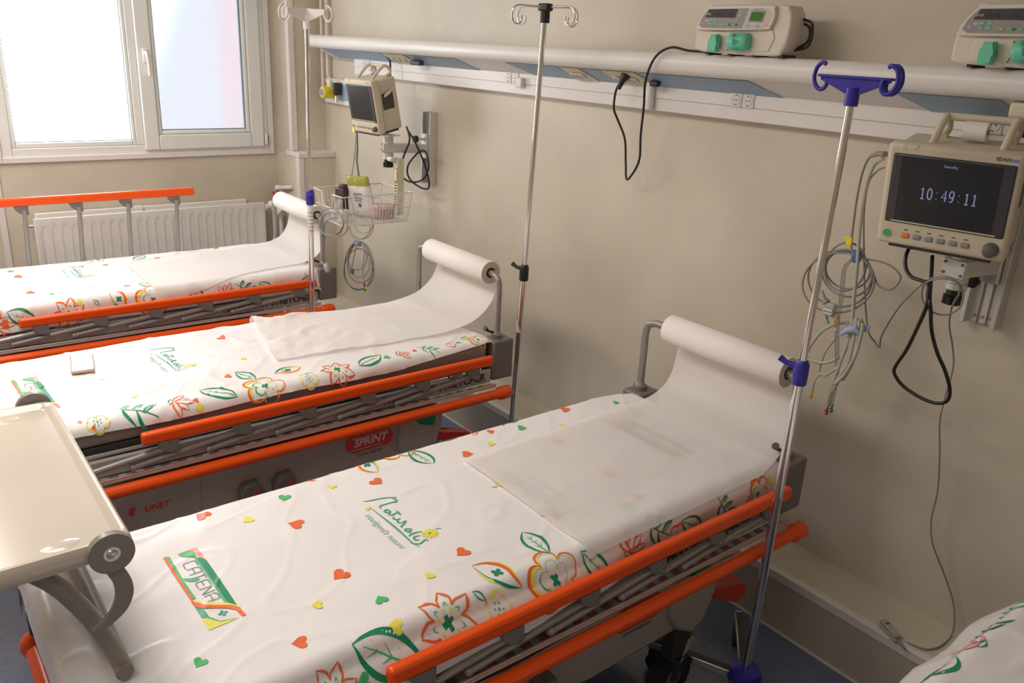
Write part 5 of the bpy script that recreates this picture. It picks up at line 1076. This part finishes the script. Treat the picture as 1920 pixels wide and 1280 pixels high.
# wire basket
bk = thing('wire_basket', 'white wire basket full of supplies hanging below the blank monitor', 'basket', (-3.75, 2.0, .94))
bx0, bx1, by0, by1, bz0, bz1 = -3.91, -3.60, 1.80, 2.19, .935, 1.08
b = MB(); tap = .02
def rim(z, q): return [(bx0+q, by0+q, z), (bx1-q, by0+q, z), (bx1-q, by1-q, z), (bx0+q, by1-q, z)]
def rimn(z, q, dip=0):
    return [(bx0+q, by0+q, z), (bx0+.10, by0+q, z), (bx0+.115, by0+q, z-dip), (bx0+.20, by0+q, z-dip), (bx0+.215, by0+q, z), (bx1-q, by0+q, z), (bx1-q, by1-q, z), (bx0+q, by1-q, z)]
b.tube(rimn(bz1, 0, .07), .0030, 'wire_white', 8, closed=True); b.tube(rim(bz0, tap), .0026, 'wire_white', 8, closed=True); b.tube(rim((bz0+bz1)/2, tap*.5), .0022, 'wire_white', 6, closed=True)
put('basket_frame', b, bk, True)
b = MB()
def wires(p0, p1, n_):
    for i in range(n_+1):
        q = i/n_; x = p0[0]+(p1[0]-p0[0])*q; y = p0[1]+(p1[1]-p0[1])*q; ix = (bx0+bx1)/2; iy = (by0+by1)/2
        x2 = bx0+tap+(x-bx0)*((bx1-bx0-2*tap)/(bx1-bx0)); y2 = by0+tap+(y-by0)*((by1-by0-2*tap)/(by1-by0))
        zt_ = bz1-(.07 if abs(y-by0) < 1e-6 and bx0+.105 < x < bx0+.21 else 0)
        b.tube([(x, y, zt_), (x2, y2, bz0)], .0014, 'wire_white', 5)
wires((bx0, by0), (bx1, by0), 18); wires((bx1, by0), (bx1, by1), 22); wires((bx0, by1), (bx1, by1), 18); wires((bx0, by0), (bx0, by1), 22)
for i in range(1, 15): x = bx0+tap+(bx1-bx0-2*tap)*i/15; b.tube([(x, by0+tap, bz0), (x, by1-tap, bz0)], .0014, 'wire_white', 5)
put('basket_mesh', b, bk, True)
b = MB(); c = Vector((hl.x-.03, hl.y+.03, 1.245)); b.box(-3.735, -3.695, 2.12, 2.15, 1.222, 1.245, 'white_paint', .006); b.box(-3.722, -3.69, 2.155, 2.195, .95, 1.235, 'socket_cream', .003); b.box(-3.74, -3.70, 2.14, 2.185, 1.215, 1.235, 'white_paint', .006)
for i in range(9): b.box(-3.714, -3.698, 2.1545, 2.1552, 1.0+i*.014, 1.007+i*.014, 'black')
put('hanger_strip', b, bk, True)
b = MB(); b.box(-3.722, -3.69, 2.1535, 2.155, 1.12, 1.19, 'bag_green'); b.box(-3.718, -3.694, 2.153, 2.1536, 1.125, 1.185, 'socket_cream'); put('sticker', b, bk, True)
# contents
def pillow(b, M_, w_, h_, th, k, k2=None, frac=.8):
    vs = []; N = 14
    for sgn in (1, -1):
        for i in range(N+1):
            for j in range(N+1):
                u = -1+2*i/N; v = -1+2*j/N; e = (1-u**4)*(1-v**4)
                vs.append((u*w_/2, sgn*(th/2*e**.5+.0015)+.004*noise.noise(Vector((u*3, v*3, sgn)))*(e**.5), v*h_/2))
    fa, fb = [], []; W_ = N+1
    for s_ in range(2):
        for i in range(N):
            for j in range(N):
                f_ = (s_*W_*W_+i*W_+j, s_*W_*W_+(i+1)*W_+j, s_*W_*W_+(i+1)*W_+j+1, s_*W_*W_+i*W_+j+1); (fb if k2 and j/N >= frac else fa).append(f_)
    b.add(vs, fa, k, M_)
    if k2: b.add(vs, fb, k2, M_)
b = MB(); M_ = Matrix.Translation((-3.765, 1.99, 1.045)) @ Matrix.Rotation(Z(20), 4, 'Z') @ Matrix.Rotation(Z(12), 4, 'X') @ Matrix.Rotation(Z(-4), 4, 'Y')
pillow(b, M_, .15, .215, .035, 'bag', 'bag_green', .78); 
for r_ in range(4): b.box(-.03, .03-.01*(r_ % 2), -.0215, -.0205, .02-.012*r_, .024-.012*r_, 'text_grey', 0, M=M_)
b.box(-.012, .008, -.022, -.021, -.045, -.028, 'text_grey', 0, M=M_)
put('foil_bag', b, org=(-3.765, 1.99, .95), label='silver foil bag with green top standing in the wire basket', cat='bag')
b = MB(); M_ = Matrix.Translation((-3.855, 1.93, .945)) @ Matrix.Rotation(Z(15), 4, 'Z'); b.box(-.032, .032, -.02, .02, 0, .135, 'brown_box', .006, M=M_); b.box(-.005, .03, -.018, .018, .135, .155, 'brown_box', .004, M=M_)
for i in range(6): b.box(-.028+i*.010, -.024+i*.010, -.021, -.0203, .005, .08, 'socket_cream', 0, M=M_)
put('power_adapter', b, org=(-3.855, 1.93, .945), label='dark brown boxy adapter standing in the left of the wire basket', cat='adapter')
b = MB(); M_ = Matrix.Translation((-3.705, 1.86, .944)); b.cyl(M_ @ Vector((0, 0, 0)), M_ @ Vector((0, 0, .055)), .026, 'socket', 24); b.cyl(M_ @ Vector((0, 0, .055)), M_ @ Vector((0, 0, .0555)), .02, 'pump_white', 20); b.cyl(M_ @ Vector((0, 0, .0556)), M_ @ Vector((0, 0, .056)), .008, 'text_grey', 14)
put('tape_roll', b, org=(-3.705, 1.86, .944), label='round white tub with a dark dot at the front of the wire basket', cat='tub')
b = MB(); M_ = Matrix.Translation((-3.66, 2.06, .985)) @ Matrix.Rotation(Z(65), 4, 'Z') @ Matrix.Rotation(Z(20), 4, 'X'); pillow(b, M_, .11, .085, .045, 'pink_wrap'); put('wrapped_pack', b, org=(-3.66, 2.06, .95), label='crumpled pinkish transparent pack at the right of the wire basket', cat='pack')
b = MB(); M_ = Matrix.Translation((-3.80, 1.855, .945)); b.box(-.05, .02, -.012, .012, 0, .035, 'white_paint', .003, M=M_)
for i in range(7): b.box(-.045+i*.006, -.042+i*.006, -.0126, -.012, .005, .028, 'blue_strap', 0, M=M_)
put('small_carton', b, org=(-3.80, 1.855, .945), label='small white carton with blue bars at the front of the wire basket', cat='box')
# sensor hung on the far roll holder
Yf = 1.765
so = thing('finger_sensor', 'pale finger sensor hanging by its cable from the roll holder of the far stretcher', 'sensor', PY(611, 505, Yf-.03))
for j, (cx_, cy_, rx, ry_) in enumerate(((622, 420, 22, 22), (620, 416, 24, 26), (630, 425, 22, 18))):
    b = MB(); b.tube([PY(cx_+rx*math.cos(i*PI/14), cy_+ry_*math.sin(i*PI/14), Yf-.03-.008*j) for i in range(28)], .0028, 'cable_grey', 7, closed=True); put('coil', b, so, True)
b = MB(); b.tube(catmull([PY(x, y, Yf-.03) for x, y in ((609, 420), (609, 445), (608, 470), (611, 490), (614, 496))]), .0028, 'cable_grey', 7); put('sensor_cable', b, so, True)
b = MB(); A_, B_ = PY(611, 494, Yf-.03), PY(616, 512, Yf-.03); b.tube([A_, A_+(B_-A_)*.1, A_+(B_-A_)*.9, B_], [.010, .014, .014, .008], 'probe_grey', 14); put('sensor_shell', b, so, True)
